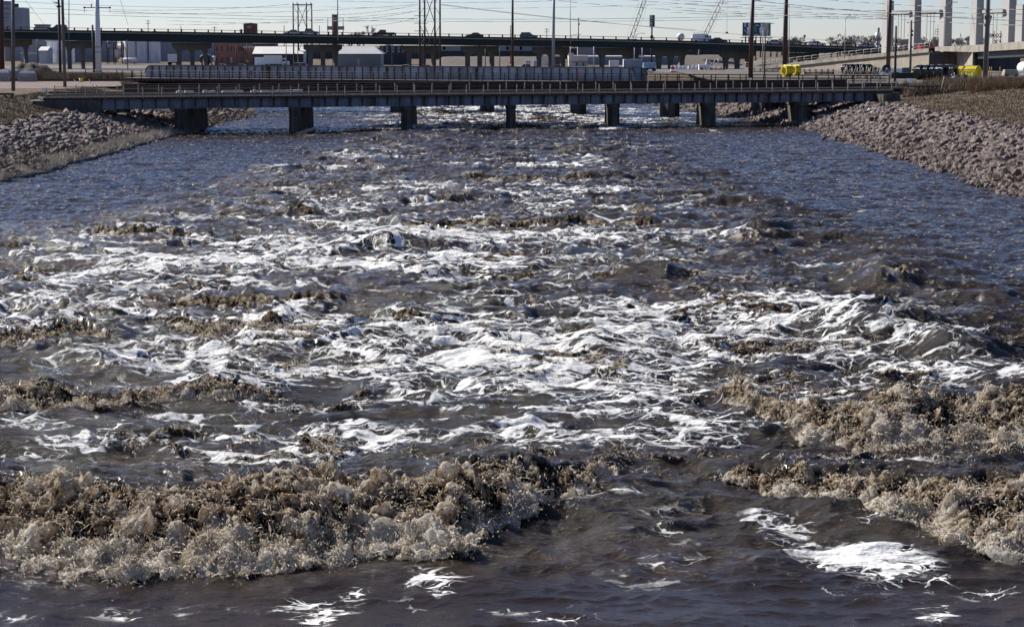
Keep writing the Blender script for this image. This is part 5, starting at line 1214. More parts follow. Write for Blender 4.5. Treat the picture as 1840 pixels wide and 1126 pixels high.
M_GALV = pm('galvanised_rail', (.42, .42, .41), .5, .1, 1)
bpy.context.view_layer.update()
rail3([t + Vector((-.1, -.1, 0)) for t in T], 1.15, rp, 30, M_GALV)
# recess wall, its shade put into the colour as dark concrete, and lit wing
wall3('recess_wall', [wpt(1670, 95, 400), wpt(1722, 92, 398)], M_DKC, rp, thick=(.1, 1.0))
wall3('wing_wall', [wpt(1709, 89, 408), wpt(1748, 90, 376)], M_RAMP, rp, thick=(.5, .4))
mb = MB()
for k in range(9): a = wpt(1712 + k * 2.2, 92 + k * 3.6, 396 - k); mb.tube(a, a + Vector((0, 0, 1.1)), .03, n=5)
mb.tube(wpt(1711, 91, 396) + Vector((0, 0, 1.1)), wpt(1731, 123, 388) + Vector((0, 0, 1.1)), .04, n=5); mb.build('stair_rail', M_GALV, rp).matrix_parent_inverse = rp.matrix_world.inverted()
rb = empty('road_bridge', (P(1800, 370), 370, 4), 'road bridge with thick concrete edge and deep black girders at the right', 'bridge'); bpy.context.view_layer.update()
e = [wpt(1680, 84.5, 398), wpt(1748, 81.5, 376), wpt(1840, 74.5, 345), wpt(1990, 62, 305)]; f_ = [wpt(1680, 92, 398), wpt(1748, 94, 376), wpt(1840, 88.5, 345), wpt(1990, 78, 305)]
vs = []
for a, b in zip(e, f_): vs += [(a.x, a.y, b.z), (a.x, a.y, a.z), (a.x + 9, a.y + 12, a.z), (a.x + 9, a.y + 12, b.z)]
mb = MB().add(vs, [[4 * i + j, 4 * i + (j + 1) % 4, 4 * i + 4 + (j + 1) % 4, 4 * i + 4 + j] for i in range(3) for j in range(4)] + [[0, 1, 2, 3]]); o = mb.build('deck_edge', M_CONC, rb); o.matrix_parent_inverse = rb.matrix_world.inverted()
vs = []
for a, b in list(zip(e, f_))[1:]: vs += [(a.x + .8, a.y + .3, b.z - 1.25), (a.x + .8, a.y + .3, b.z - .01), (a.x + 1.3, a.y + .6, b.z - .01), (a.x + 1.3, a.y + .6, b.z - 1.25)]
o = MB().add(vs, [[4 * i + j, 4 * i + (j + 1) % 4, 4 * i + 4 + (j + 1) % 4, 4 * i + 4 + j] for i in range(2) for j in range(4)] + [[0, 1, 2, 3]]).build('girder', M_BLACK, rb); o.matrix_parent_inverse = rb.matrix_world.inverted()
wall3('abutment', [wpt(1746, 94, 384), wpt(1834, 92, 392)], M_DKC, rb, thick=(.3, 2))
# suspension-like concrete towers on the ramp
dv_ = Vector((.356, -.934, 0)); nv_ = Vector((-.934, -.356, 0))
def tower(px, ytop, ybase, Y, label):
    b = wpt(px, ybase, Y); t = wpt(px, ytop, Y); ro = empty('concrete_tower', (b.x, b.y, b.z - 1.0), label, 'tower', 'pale concrete towers', rz=R(-84)); h = t.z - b.z + 1
    MB().box((0, 0, h / 2), (3.6, 1.5, h), top=(.95, .93)).build('shaft', M_TWR, ro); MB().box((0, 0, h + .06), (3.3, 1.3, .12)).build('cap', M_CONC, ro); return ro
tw = [(1594, 3, 98, 424, 'pale concrete tower behind the thick rust brown pole'), (1643, 1.5, 93, 412, 'pale concrete tower rising behind the pole with two small lamps'), (1698, -10, 88, 402, 'pale concrete tower behind the curved street lamp'),
      (1754, -14, 84, 392, 'pale concrete tower just left of the paired wooden poles'), (1812, -18, 80, 380, 'pale concrete tower carrying a small dark floodlight'), (1836, 10, 79, 372, 'shorter pale concrete tower at the right edge')]
for a in tw: tower(*a)
def beam(pa, pb, ya, Ya, Yb, label):
    a, b = wpt(pa, ya, Ya), wpt(pb, ya, Yb); ro = empty('tie_beam', (a.x, a.y, a.z), label, 'beam'); d = b - a; bpy.context.view_layer.update()
    ang = math.atan2(d.y, d.x); mb = MB().box(((a.x + b.x) / 2, (a.y + b.y) / 2, a.z), (d.length, 1.0, .62), rz=ang); o = mb.build('beam', M_TWR, ro); o.matrix_parent_inverse = ro.matrix_world.inverted()
    m2 = MB().box(((a.x + b.x) / 2, (a.y + b.y) / 2, a.z - .42), (d.length, .7, .2), rz=ang); o = m2.build('soffit', M_DKC, ro); o.matrix_parent_inverse = ro.matrix_world.inverted()
    for t in (.42, .56, .70):
        p = a.lerp(b, t); q = Vector((p.x, p.y, p.z - 8)); o = MB().tube(p, q, .055, n=6).build('hanger_rod', pm('rusty_rod', (.30, .18, .15)), ro); o.matrix_parent_inverse = ro.matrix_world.inverted()
beam(1598, 1638, 23.5, 424, 412, 'concrete tie beam between the first and second tower with three hanging rods'); beam(1648, 1692, 22, 412, 402, 'concrete tie beam between the second and third tower with three hanging rods'); beam(1760, 1806, 21.5, 392, 380, 'concrete tie beam behind the paired wooden poles with three hanging rods')
v = wpt(1669, 85, 407); vehicle('sedan', (.35, .03, .04), (v.x, v.y, v.z - .75), 'red car on the ramp between the second and third tower', 'vehicles on the ramp', rz=R(20))

def pole(name, label, cat, pxt, pxb, Y, ytop, zb, r0, r1, m, group=None, extra=None, n=10):
    b = Vector((P(pxb, Y), Y, zb)); t = at(pxt, ytop, Y); ro = empty(name, b, label, cat, group); MB().tube((0, 0, 0), t - b, r0, r1, n=n).build('shaft', m, ro)
    if extra: extra(ro, t - b)
    return ro
M_WOOD = pm('grey_pole_wood', (.13, .115, .10), .85, .2, 1, col2=(.07, .06, .055), stain=.5, streak=2); M_COR = pm('rust_brown_steel', (.055, .024, .020), .6, .2, .6, col2=(.05, .025, .025), stain=.6, streak=1.2); M_WSTEEL = pm('white_steel', (.66, .68, .72), .5, .05, .5)
M_GSTEEL = pm('grey_steel', (.24, .27, .32), .5, .1, .5); M_DPOLE = pm('dark_pole', (.035, .03, .03), .7, .2, 1)
def cobra(side, ln, up, m=None):
    def f(ro, t):
        mb = MB(); pts = [t]; 
        for k in range(1, 9): a = math.pi / 2 * k / 8; pts.append(t + Vector((side * ln * (1 - math.cos(a)), 0, up * math.sin(a))))
        mb.path(pts, .07); mb.build('arm', m or M_GSTEEL, ro); MB().box(pts[-1] + Vector((side * .3, 0, -.05)), (.7, .25, .14)).build('lamp_head', m or M_GSTEEL, ro)
    return f
def crossarms(zs, w, m, ins=True, dz=.12):
    def f(ro, t):
        mb = MB(); mi = MB()
        for z in zs:
            mb.box(t + Vector((0, -.15, -z)), (w, .12, dz))
            for s in (-.95, -.6, .6, .95): mi.tube(t + Vector((s * w / 2, -.15, -z)), t + Vector((s * w / 2, -.15, -z + .28)), .05, n=6)
        mb.build('crossarm', m, ro)
        if ins: mi.build('insulators', M_GRY, ro)
    return f
pole('steel_pole', 'very thick black brown steel pole at the left edge', 'pole', 2, 2, 330, -40, 4, .42, .34, M_COR)
pole('wooden_pole', 'thick weathered wooden pole at the left standing on the gravel road edge', 'pole', 23.5, 21, 217, -30, 3.9, .21, .17, M_WOOD)
pole('lamp_pole', 'dark pole with a small bracket lamp beside the slimmer leaning pole at the left', 'lamp pole', 105.5, 107, 300, 6, 4, .22, .17, M_DPOLE, extra=lambda ro, t: (MB().path([t + Vector((0, 0, -.2)), t + Vector((-.35, 0, 0)), t + Vector((-.5, 0, .1))], .05).build('arm', M_DPOLE, ro), MB().box(t + Vector((-.45, 0, .12)), (.5, .25, .1)).build('lamp_head', M_DPOLE, ro), MB().lathe(t + Vector((0, 0, -.5)), [(.01, .2), (.4, .1), (.3, -.1), (.01, -.2)], 10).build('collar', M_DPOLE, ro)))
MB().tube((0, 0, 0), (0, 0, 3), .16, .13).build('pole_top', M_DPOLE, [o for o in bpy.data.objects if o.name == 'lamp_pole'][0]).location = (at(105.5, 6, 300) - Vector((P(107, 300), 300, 4)))
pole('wooden_pole', 'slim leaning wooden pole standing beside the near railing and its guy wires', 'pole', 111, 114.5, 238, -30, 3.9, .20, .16, M_WOOD)
for i, (a, b, ya, yb) in enumerate(((133, 141, 143, 160), (160, 169, 143, 158))):
    p, q = at(a, ya, 236), at(b, yb, 232); MB().tube(p, q, .03, n=5).build('guy_wire', M_DPOLE, label=('slanting guy rod on the gravel behind the near railing, closer to the wooden pole', 'slanting guy rod on the gravel behind the near railing, farther from the wooden pole')[i], cat='guy wire')
pole('lamp_post', 'thin pale lamp pole rising from the overpass behind the blue car', 'lamp pole', 124, 124, 533, -20, 10.5, .14, .10, M_GSTEEL)
pole('short_pole', 'short dark pole immediately left of the white steel pole', 'pole', 166, 168, 306, 45, 4, .18, .15, M_DPOLE)
def whitearm(ro, t):
    b = at(175, 14, 300) - Vector((P(176, 300), 300, 4)); m = MB(); m.tube(b + Vector((-1.9, -.2, 0)), b + Vector((1.9, -.2, -.05)), .07); m.tube(b + Vector((-.85, -.2, 0)), b + Vector((-.85, -.2, .55)), .08); m.build('crossarm', M_DPOLE, ro)
    for s in (-1.9, 1.9): i = MB().lathe(b + Vector((s, -.2, 0)), [(.01, -.15), (.16, -.08), (.16, .08), (.01, .15)], 10).tube(b + Vector((s, -.2, -.1)), b + Vector((s, -.2, -.75)), .035, n=5); i.build('insulator', M_DPOLE, ro)
    m = MB(); 
    for z in (.35, .30): pass
    for py in (85, 94): c = at(176, py, 300) - Vector((P(176, 300), 300, 4)); m.lathe(c, [(.47, -.04), (.47, .04)], 12)
    m.build('clamp_band', M_DPOLE, ro)
pole('white_steel_pole', 'big tapering white steel pole with one short crossarm at the left', 'pole', 173.5, 176, 300, -30, 4, .46, .30, M_WSTEEL, extra=whitearm, n=12)
pole('tall_light_pole', 'tall thin grey light pole standing close to the brick chimney', 'light pole', 606.5, 607, 533, -30, 10, .16, .11, M_GSTEEL)
pole('rust_pole', 'slim rust brown steel pole between black sedan and blue car, base by the yellow car', 'pole', 921, 921, 440, -30, 2.5, .30, .22, M_COR)
pole('short_pole', 'short dark pole just left of the slim rust brown pole above the overpass', 'pole', 917.5, 917.5, 600, 46, 4, .14, .12, M_DPOLE)
pole('grey_mast', 'thick blue grey mast standing in front of the sixth bent', 'mast', 995.5, 994, 300, -30, 3.6, .24, .19, M_GSTEEL)
pole('street_lamp', 'thin street lamp pole with curved top right of the blue grey mast', 'street lamp', 1024.5, 1025, 533, 2, 9, .11, .08, M_GSTEEL, extra=cobra(-1, .8, 1.2))
pole('utility_pole', 'slim utility pole above the overpass left of the crane boom', 'utility pole', 1039.5, 1039.5, 620, 32, 5, .18, .14, M_DPOLE, extra=lambda ro, t: MB().box(t + Vector((.25, -.2, -2)), (.35, .3, .5)).build('transformer', M_DPOLE, ro))
def smallpoles():
    L = [(266, 36, 'far utility pole with short crossarm above the silos'), (325, 47, 'far stub pole above the third bent'), (385.5, 48, 'far stub pole above the red brick factory'), (510.5, 46, 'far pole left of the silver sedan'), (574, 46, 'far pole between silver pickup and chimney'), (589, 33, 'thin far mast left of the chimney'), (616.5, 33, 'thin far mast right of the chimney'), (982.5, 51, 'far utility pole with two crossarms left of the blue grey mast'), (433, 53, 'squat far vent pipe left of the brick roof tower')]
    for px, yt, l in L: pole('far_pole', l, 'utility pole', px, px, 650, yt, 4, .16 if px != 433 else .5, .12 if px != 433 else .5, M_DPOLE, 'far poles over the overpass', extra=crossarms((.4, 1.2), 1.6, M_DPOLE, False) if px in (266, 385.5, 982.5) else None, n=6)
    B = [(67, 70, 'thin red pole under the overpass in front of the factory wall', M_COR), (424, 82, 'thin pole in front of the red brick factory', M_DPOLE), (444, 78, 'dark pole with round yellow sign in front of the brick wing', M_DPOLE), (450, 80, 'thinner pole right of the yellow round sign', M_DPOLE), (514, 78, 'grey pole in front of the garage bays, left of the pair', M_WOOD), (527, 78, 'left one of two close grey poles before the garage bays', M_WOOD), (535, 78, 'right one of two close grey poles before the garage bays', M_WOOD), (704, 82, 'grey pole in front of the storage rack building', M_WOOD), (872, 88, 'thin dark pole right of the fifth bent with small lamp', M_DPOLE), (898, 86, 'dark pole on the brown bank left of the slim rust brown pole', M_DPOLE), (1025, 84, 'pale pole in front of the beige building', M_GALV), (1067, 84, 'pale pole right of the beige building', M_GALV), (1140, 86, 'pale pole in front of the grey blue box trailer', M_GALV), (1154, 86, 'thin pale pole right of the grey blue box trailer', M_GALV), (228.5, 72, 'thin dark pole in front of the first silo', M_DPOLE)]
    for px, yt, l, m in B: pole('lot_pole', l, 'pole', px, px, 520, yt, 2.5, .13, .10, m, 'poles standing in the lots', n=6)
smallpoles()
ro = empty('round_sign', (P(444.5, 518), 518, zt(110, 518)), 'round yellow sign on the dark pole in front of the brick wing', 'sign'); MB().lathe((0, -.3, 0), [(.01, -.02), (.32, -.02), (.32, .02), (.01, .02)], 16, 'y').build('disc', pm('sign_yellow', (.45, .33, .03)), ro)
# rust brown transmission poles at the right
def stubarm(dx): return lambda ro, t: (MB().path([at(1354, 4, 300) - Vector((P(1350.5, 300), 300, 3.9)), at(1360, 1.5, 300) - Vector((P(1350.5, 300), 300, 3.9)), at(1368, 2, 300) - Vector((P(1350.5, 300), 300, 3.9))], .07).build('davit_arm', M_DPOLE, ro))
pole('transmission_pole', 'rust brown steel transmission pole in front of the billboard', 'pole', 1353.5, 1349.5, 300, -30, 3.9, .36, .25, M_COR, 'rust brown transmission poles', extra=stubarm(1), n=12)
pole('transmission_pole', 'thickest rust brown transmission pole behind the lone yellow coil', 'pole', 1413, 1411, 352, -30, 3.9, .47, .34, M_COR, 'rust brown transmission poles', n=12)
pole('transmission_pole', 'rust brown transmission pole in front of the first concrete tower', 'pole', 1600.5, 1596.5, 310, -30, 3.9, .34, .26, M_COR, 'rust brown transmission poles', n=12)
pole('street_lamp', 'curved street lamp in front of the billboard', 'street lamp', 1371.5, 1371, 430, 54, 3, .10, .07, M_GALV, extra=cobra(1, 1.6, 1.4)); pole('dark_pole', 'dark pole right beside the billboard lamp', 'pole', 1375.5, 1374.5, 320, 53, 4, .12, .10, M_DPOLE)
pole('street_lamp', 'tall thin street lamp hugging the thickest rust brown pole', 'street lamp', 1418.5, 1418, 430, 14, 3.5, .10, .07, M_GALV, extra=cobra(-1, .5, .5)); pole('street_lamp', 'curved street lamp standing alone left of the concrete towers', 'street lamp', 1519, 1518, 425, 38, 6, .10, .07, M_GALV, extra=cobra(1, 2.0, 1.4))
pole('street_lamp', 'curved street lamp rising in front of the third concrete tower', 'street lamp', 1697.5, 1696, 395, 17, 7.5, .09, .06, M_GALV, extra=cobra(1, 1.8, 1.4)); pole('overpass_lamp', 'small curved lamp arm on the overpass right of the crane boom', 'street lamp', 1141, 1141, 534, 68, 9.5, .07, .06, M_GALV, extra=cobra(1, 2.0, 1.2)); pole('overpass_lamp', 'small curved lamp arm on the overpass left of the slim utility pole', 'street lamp', 1026, 1026, 534, 66, 9.5, .07, .06, M_GALV, extra=cobra(1, 2.0, .6))
pole('dark_pole', 'dark pole standing in front of the shipping container', 'pole', 1610, 1610, 262, 47, 4, .17, .13, M_DPOLE)
pole('utility_pole', 'grey pole with two small side lamps in front of the second tower', 'utility pole', 1637.5, 1637, 305, 37, 4, .19, .14, M_WOOD, extra=lambda ro, t: (MB().tube(t + Vector((-.6, 0, -.35)), t + Vector((.6, 0, -.35)), .03).build('arm', M_DPOLE, ro), [MB().lathe(t + Vector((s * .55, 0, -.35)), [(.01, -.1), (.13, 0), (.01, .12)], 8).build('lamp', M_DPOLE, ro) for s in (-1, 1)], [MB().box(t + Vector((.1, -.2, -z)), (.35, .25, .3)).build('fitting', M_DPOLE, ro) for z in (1.6, 2.2, 4)]))
def twin(ro, t):
    MB().tube((.35, .1, 0), t + Vector((.3, .1, 0)), .07, .07, n=8).build('conduit', M_GALV, ro); b = at(1774, 18, 262) - Vector((P(1771.5, 262), 262, 4)); m = MB(); m.box(b, (1.3, .1, .08)); m.box(b + Vector((0, 0, -.8)), (1.0, .1, .08))
    for s in (-1, 1): m.path([b + Vector((s * .62, 0, -.8)), b + Vector((s * .45, 0, -1.5)), b + Vector((s * .15, 0, -2.4))], .05)
    m.build('bracket', M_DPOLE, ro)
    for s in (-.5, -.25, .25, .5): MB().lathe(b + Vector((s, 0, -.95)), [(.01, -.25), (.09, -.2), (.06, 0), (.09, .2), (.01, .25)], 8).build('insulator', M_DPOLE, ro)
pole('wooden_pole', 'stout grey wooden pole with riser conduit and cable brackets at the right', 'pole', 1776, 1771.5, 262, -30, 4, .28, .22, M_WOOD, extra=twin)
# lattice pylons
def pylon(label, pa, pb, ytop, Y, zb, depth, arms):
    xa, xb = P(pa, Y), P(pb, Y); zt_ = zt(ytop, Y); cx = (xa + xb) / 2; w = xb - xa; h = zt_ - zb; ro = empty('timber_pylon', (cx, Y, zb), label, 'pylon', 'four-legged pylons')
    xs = (-w / 2, -w / 2 + w * .22, w / 2 - w * .24, w / 2)
    for x, y in zip(xs, (0, depth, 0, depth)): MB().tube((x, y, 0), (x, y, h + .5), .24, .2, n=8).build('leg', M_DPOLE, ro)
    m = MB(); st = 7.2; k = 0; z = h - .3
    while z - st * .9 > -1:
        z2 = z - st * .95
        m.tube((xs[1], depth, z), (xs[2], 0, z2), .09, n=5); m.tube((xs[2], 0, z), (xs[1], depth, z2), .09, n=5)
        m.tube((xs[0], 0, z), (xs[1], depth, z - 2.4), .06, n=5); m.tube((xs[3], depth, z), (xs[2], 0, z - 2.4), .06, n=5); m.tube((xs[0], 0, z - 5), (xs[1], depth, z - 3), .05, n=5); m.tube((xs[3], depth, z - 5), (xs[2], 0, z - 3), .05, n=5); z -= st
    m.build('cross_bracing', M_DPOLE, ro)
    m = MB(); m.box((0, depth / 2, h), (w + .8, .25, .35)); [m.box((-w / 2 + .3, 0, h - z), (w * .7, .12, .12)) for z in arms]; m.build('crossarm', M_DPOLE, ro)
    m = MB(); [m.tube((x, 0, h), (x, 0, h + .9), .08, n=5) for x in (xs[0], xs[1], xs[2], xs[3])]; m.build('insulator_pins', M_DPOLE, ro)
pylon('four-legged pylon with a flat top above the silver vehicles', 527.5, 559, 9, 620, 3, 3, ()); pylon('taller four-legged pylon cut by the top of the photo, beside the dark sedan', 754.5, 790, -14, 470, 2.5, 3, (5.5, 7.2, 9.0))
# cranes
def boom(label, pa, ya, pb, yb, Y, w0, m, name='crane'):
    a, b = at(pa, ya, Y), at(pb, yb, Y); ro = empty(name, a, label, 'crane', 'lattice booms'); d = (b - a); u = d.normalized(); s = u.cross(Vector((0, 1, 0))).normalized(); mb = MB(); n = 14
    for sx in (-1, 1):
        for sy in (-1, 1): mb.tube(s * sx * w0 / 2 + Vector((0, sy * w0 / 2, 0)), d + s * sx * w0 / 2 + Vector((0, sy * w0 / 2, 0)), .07, n=5)
    for k in range(n):
        p, q = d * (k / n), d * ((k + 1) / n); sg = 1 if k % 2 else -1
        for y in (-1, 1): mb.tube(p + s * sg * w0 / 2 + Vector((0, y * w0 / 2, 0)), q - s * sg * w0 / 2 + Vector((0, y * w0 / 2, 0)), .045, n=4)
    mb.build('lattice_boom', m, ro); m2 = MB()
    m2.tube(Vector((-.7, 0, 0)), d + s * .2, .025, n=4); m2.tube(-s * 1.2, d - s * 1.5, .02, n=4); m2.tube(s * 1.6, d + s * 1.2, .02, n=4); m2.build('boom_cables', M_DPOLE, ro)
    MB().box((0, 0, -1.5), (3.2, 2.6, 2.2)).build('crane_body', M_GRY, ro); MB().box((0, 0, -4.4), (4.4, 3.2, 3.6), top=(.8, .8)).build('undercarriage', M_DPOLE, ro)
    return ro
boom('dark grey lattice crane boom left of the pylon sign', 1135, 68, 1166, -22, 620, 1.0, M_DGR); boom('pink and white lattice crane boom with slack cables over the white van', 1268, 62, 1308, -20, 620, 1.1, pm('pink_boom', (.50, .36, .36), .6, .1))
a = at(1308, -12, 610); b = at(1306, 58, 610); ro = empty('crane_load', b, 'small wooden load hanging on two lines from the pink boom', 'load'); MB().box((0, 0, -.2), (.8, .6, .55)).build('crate', pm('load_wood', (.30, .22, .13)), ro); m = MB(); m.tube((-.15, 0, 0), a - b + Vector((-.15, 0, 0)), .02, n=4); m.tube((.15, 0, 0), a - b + Vector((.15, 0, 0)), .02, n=4); m.build('hoist_line', M_DPOLE, ro)
# pylon sign, billboard, water tower
Y = 600; ro = empty('pylon_sign', (P(1171, Y), Y, 3), 'tall narrow two-sided roadside sign with a blue oval on a single post', 'sign'); s0, s1 = zt(48.5, Y) - 3, zt(27.5, Y) - 3
MB().tube((0, 0, 0), (0, 0, s0), .25).build('post', M_DPOLE, ro); MB().box((.45, .1, (s0 + s1) / 2), (.75, 1.2, s1 - s0)).build('dark_side', M_DGR, ro); MB().box((-.35, -.1, (s0 + s1) / 2), (.85, 1.0, s1 - s0)).build('sign_face', M_WHT, ro)
MB().prism([(-.35 + .33 * math.cos(t / 12 * 6.283), (s0 + s1) / 2 + .3 + 1.0 * math.sin(t / 12 * 6.283)) for t in range(12)], -.66, -.61).build('blue_oval', pm('sign_blue', (.16, .28, .36)), ro); MB().box((-.35, -.63, s0 + .45), (.6, .04, .5)).build('name_strip', M_BLU, ro); MB().box((0, 0, s0 - 3), (.9, .6, .8)).build('control_box', M_DPOLE, ro)
Y = 600; ro = empty('billboard', (P(1359, Y), Y, 4), 'roadside billboard with a dark picture of two pale figures beside a shield, on black posts', 'billboard'); X_ = lambda px: P(px, Y) - P(1359, Y); Z_ = lambda py: zt(py, Y) - 4
MB().box(((X_(1334) + X_(1383)) / 2, .3, (Z_(65) + Z_(41)) / 2), (X_(1383) - X_(1334), .5, Z_(41) - Z_(65))).build('panel', pm('billboard_navy', (.045, .065, .11), .5, .05), ro)
def art(nm, m, poly, d=0.02): MB().prism([(X_(x), Z_(y)) for x, y in poly], .05 - d, .05).build(nm, m, ro)
art('pale_panel', pm('bill_cream', (.62, .60, .45)), [(1371.5, 41.3), (1380.5, 41.3), (1380.5, 64.5), (1377, 64.5), (1373, 54), (1371.5, 50)]); art('pale_corner', M_ROOF, [(1336.5, 41.5), (1340.5, 41.5), (1340, 49), (1337, 49)])
fig = M_SNOW
for dx, fl in ((0, 1), (25, -1)):
    c = 1345.5 + dx * .92; q = lambda a, y: (c + a * fl, y)
    art('figure', fig, [q(-4.5, 50), q(-2, 49), q(-1.2, 47.5), q(-2, 45), q(-1, 42), q(1.5, 42), q(2.5, 45), q(1.5, 48), q(4, 50), q(4, 57), q(2, 64.3), q(.8, 64.3), q(0, 57), q(-1, 64.3), q(-2.6, 64.3), q(-3.2, 55)], .03 + dx * .0002)
art('bat', fig, [(1335.6, 53), (1336.6, 52.6), (1342, 59), (1341.2, 59.6)]); art('arc_title', M_ROOF, [(1355.5, 47.5), (1357, 45.3), (1360, 44.5), (1363, 45.5), (1364, 47.5), (1361, 46.8), (1358, 47)]); art('shield', pm('shield_teal', (.08, .25, .22)), [(1354, 50), (1357, 49), (1360, 50), (1359.5, 56), (1357, 59), (1354.5, 56)], .03); art('caption', M_ROOF, [(1355, 61.5), (1363, 61.5), (1363, 63), (1355, 63)])
MB().box((0, -.6, Z_(67.8)), (X_(1387) - X_(1330), 1.4, .18)).build('catwalk', M_DPOLE, ro); [MB().box((X_(px), .6, Z_(66) / 2), (.35, .35, Z_(66))).build('post', M_DPOLE, ro) for px in (1340, 1346, 1358.5, 1367, 1371)]; MB().box((X_(1383.6), .3, (Z_(65) + Z_(41)) / 2), (.3, .7, Z_(41) - Z_(65))).build('end_frame', M_ROOF, ro)
Y = 1500; ro = empty('water_tower', (P(1223, Y), Y, 0), 'pale globe of a far water tower just over the overpass railing', 'water tower'); r = (P(1230, Y) - P(1216, Y)) / 2; zc = zt(66.5, Y)
MB().lathe((0, 0, zc), [(.01 + r * math.sin(math.pi * k / 12), -r * math.cos(math.pi * k / 12)) for k in range(13)], 24).build('globe', pm('tower_white', (.62, .66, .72), .5, .05), ro); MB().tube((0, 0, 0), (0, 0, zc - r * .9), .9).build('stem', M_WHT, ro)
Y = 560; ro = empty('road_sign_back', (P(1445.5, Y), Y, 8), 'shield shaped road sign seen from behind over the overpass right end', 'road sign'); z_ = zt(68, Y) - 8
MB().tube((0, 0, -2), (0, 0, z_), .05).build('post', M_GALV, ro); MB().prism([(-.35, z_ + .4), (0, z_ - .5), (.35, z_ + .4), (.3, z_ + .75), (-.3, z_ + .75)], -.03, .03).build('panel', M_GRY, ro)
# far rooftop lettering seen from behind, far buildings on the horizon
Y = 900; ro = empty('rooftop_lettering', (P(1783, Y), Y, 6), 'dark two-line block lettering seen mirrored between the fourth and fifth towers', 'sign')
def letters(txt, pxr, py, hpx):
    cu = bpy.data.curves.new('letters', 'FONT'); cu.body = txt; cu.size = hpx / F * Y * 1.42; cu.extrude = .15; cu.offset = .06; cu.space_character = 1.18
    o = bpy.data.objects.new('letters', cu); COL.objects.link(o); me = bpy.data.meshes.new_from_object(o); bpy.data.objects.remove(o)
    o = bpy.data.objects.new('lettering', me); COL.objects.link(o); o.parent = ro; me.materials.append(M_DPOLE) if not me.materials else None
    o.rotation_euler = (math.pi / 2, 0, math.pi); o.location = (P(pxr, Y) - P(1783, Y), 0, zt(py, Y) - 6)
letters('COMET', 1800.5, 66.5, 5.6); letters('EX  CO', 1799, 79, 7)
m = MB(); [m.box((P(px, Y) - P(1783, Y), .3, zt(72, Y) - 6), (.25, .25, 8)) for px in (1762, 1774, 1786, 1798)]; m.box((0, .3, zt(67.5, Y) - 6), (10.5, .2, .2)); m.box((0, .3, zt(80, Y) - 6), (10.5, .2, .2)); m.build('support_frame', M_DPOLE, ro)
building('flat building carrying the mirrored roof lettering', 1757, 1803, 80.5, 905, 12, M_GRY, 'lettered_building', 'building')
building('far white elevator tower with a narrow headhouse left of the first concrete tower', 1575, 1582, 59, 1400, 6, M_SNOW, 'far_elevator', 'grain elevator', parts=[('headhouse', 1576.5, 1580, 50, 59, M_GRY)])
building('pair of pale silos on the horizon between the first two towers', 1616, 1634, 71, 1500, 10, M_WHT, 'far_silos', 'silo', parts=[('gap', 1623, 1626, 71.5, 85, M_GRY)])
building('small cream house on the horizon beside the fourth tower', 1737, 1745, 75.5, 900, 6, M_BEI, 'far_house', 'house', roof='flat', roofm=M_ROOF)
Y = 700; ro = empty('sign_frame', (P(1688, Y), Y, 6), 'open pale green sign lattice beside the third tower', 'sign frame'); m = MB(); mg = pm('pale_green', (.45, .62, .58))
for px in (1680, 1684, 1688): m.box((P(px, Y) - P(1688, Y), 0, zt(57.5, Y) - 6), (.15, .15, 2.2))
for py in (53, 57.5, 62): m.box((P(1684, Y) - P(1688, Y), 0, zt(py, Y) - 6), (1.7, .15, .15))
m.build('lattice', mg, ro); MB().tube((-.7, 0, 0), (-.7, 0, zt(44, Y) - 6), .09).build('mast', M_GRY, ro)
Y = 800; ro = empty('derrick', (P(1725, Y), Y, 6), 'thin A shaped derrick frame between the third and fourth tower', 'derrick'); z1 = zt(60, Y) - 6; z2 = zt(83, Y) - 6; m = MB(); m.tube((0, 0, 0), (0, 0, z1), .12); m.tube((0, 0, z1), (1.6, 0, z2 - .3), .08); m.tube((-.3, 0, z2 + 1.3), (1.6, 0, z2 + 1.3), .07); m.tube((-.4, 0, z2 + 3), (4, 0, z2 + 3), .05); m.build('frame', M_GRY, ro)

# power lines: long sagging wires high over the site
M_WIRE = pm('wire', (.26, .27, .29), .6, .05)
WL = [ # (x0,y0,Y0, x1,y1,Y1, sag m)
 (-40, 10, 420, 1340, 30, 420, 1.5), (-40, 20, 430, 1400, 34, 430, 1.3), (200, 18, 470, 520, 8, 470, .6), (200, 24, 470, 745, 9, 470, .8), (300, 37, 500, 745, 33, 480, .9), (300, 45, 500, 745, 21, 480, .8), (-30, 0, 500, 560, 12, 610, 1.), (560, 12, 610, 1500, -6, 470, 1.5),
 (600, 27, 475, 750, 9, 471, .5), (600, 38, 475, 750, 20, 471, .4), (650, 48, 475, 750, 33, 471, .3), (790, 8, 471, 1600, 78, 600, 1.2), (790, 9, 471, 1250, 54, 560, .5), (600, 2, 520, 1130, -4, 500, .8), (960, -2, 400, 1600, 34, 330, .6), (1080, -4, 400, 1640, 20, 330, .6),
 (1180, -2, 380, 1840, 26, 330, .5), (1360, 2, 302, 1840, 38, 300, .4), (1200, 5, 420, 1840, 32, 380, .8), (1200, 12, 420, 1590, 26, 380, .6), (1200, 17, 420, 1600, 30, 380, .5), (1200, 22, 420, 1600, 35, 380, .3), (1430, -4, 420, 1840, 18, 360, .3), (1500, 24, 420, 1840, 46, 360, .4), (40, -6, 450, 92, 60, 520, 0.0), (90, -4, 450, 125, 45, 520, 0.), (215, -4, 450, 230, 45, 520, 0.), (130, -4, 320, 152, 13, 300, .0), (150, -4, 320, 173, 8, 300, .0)]
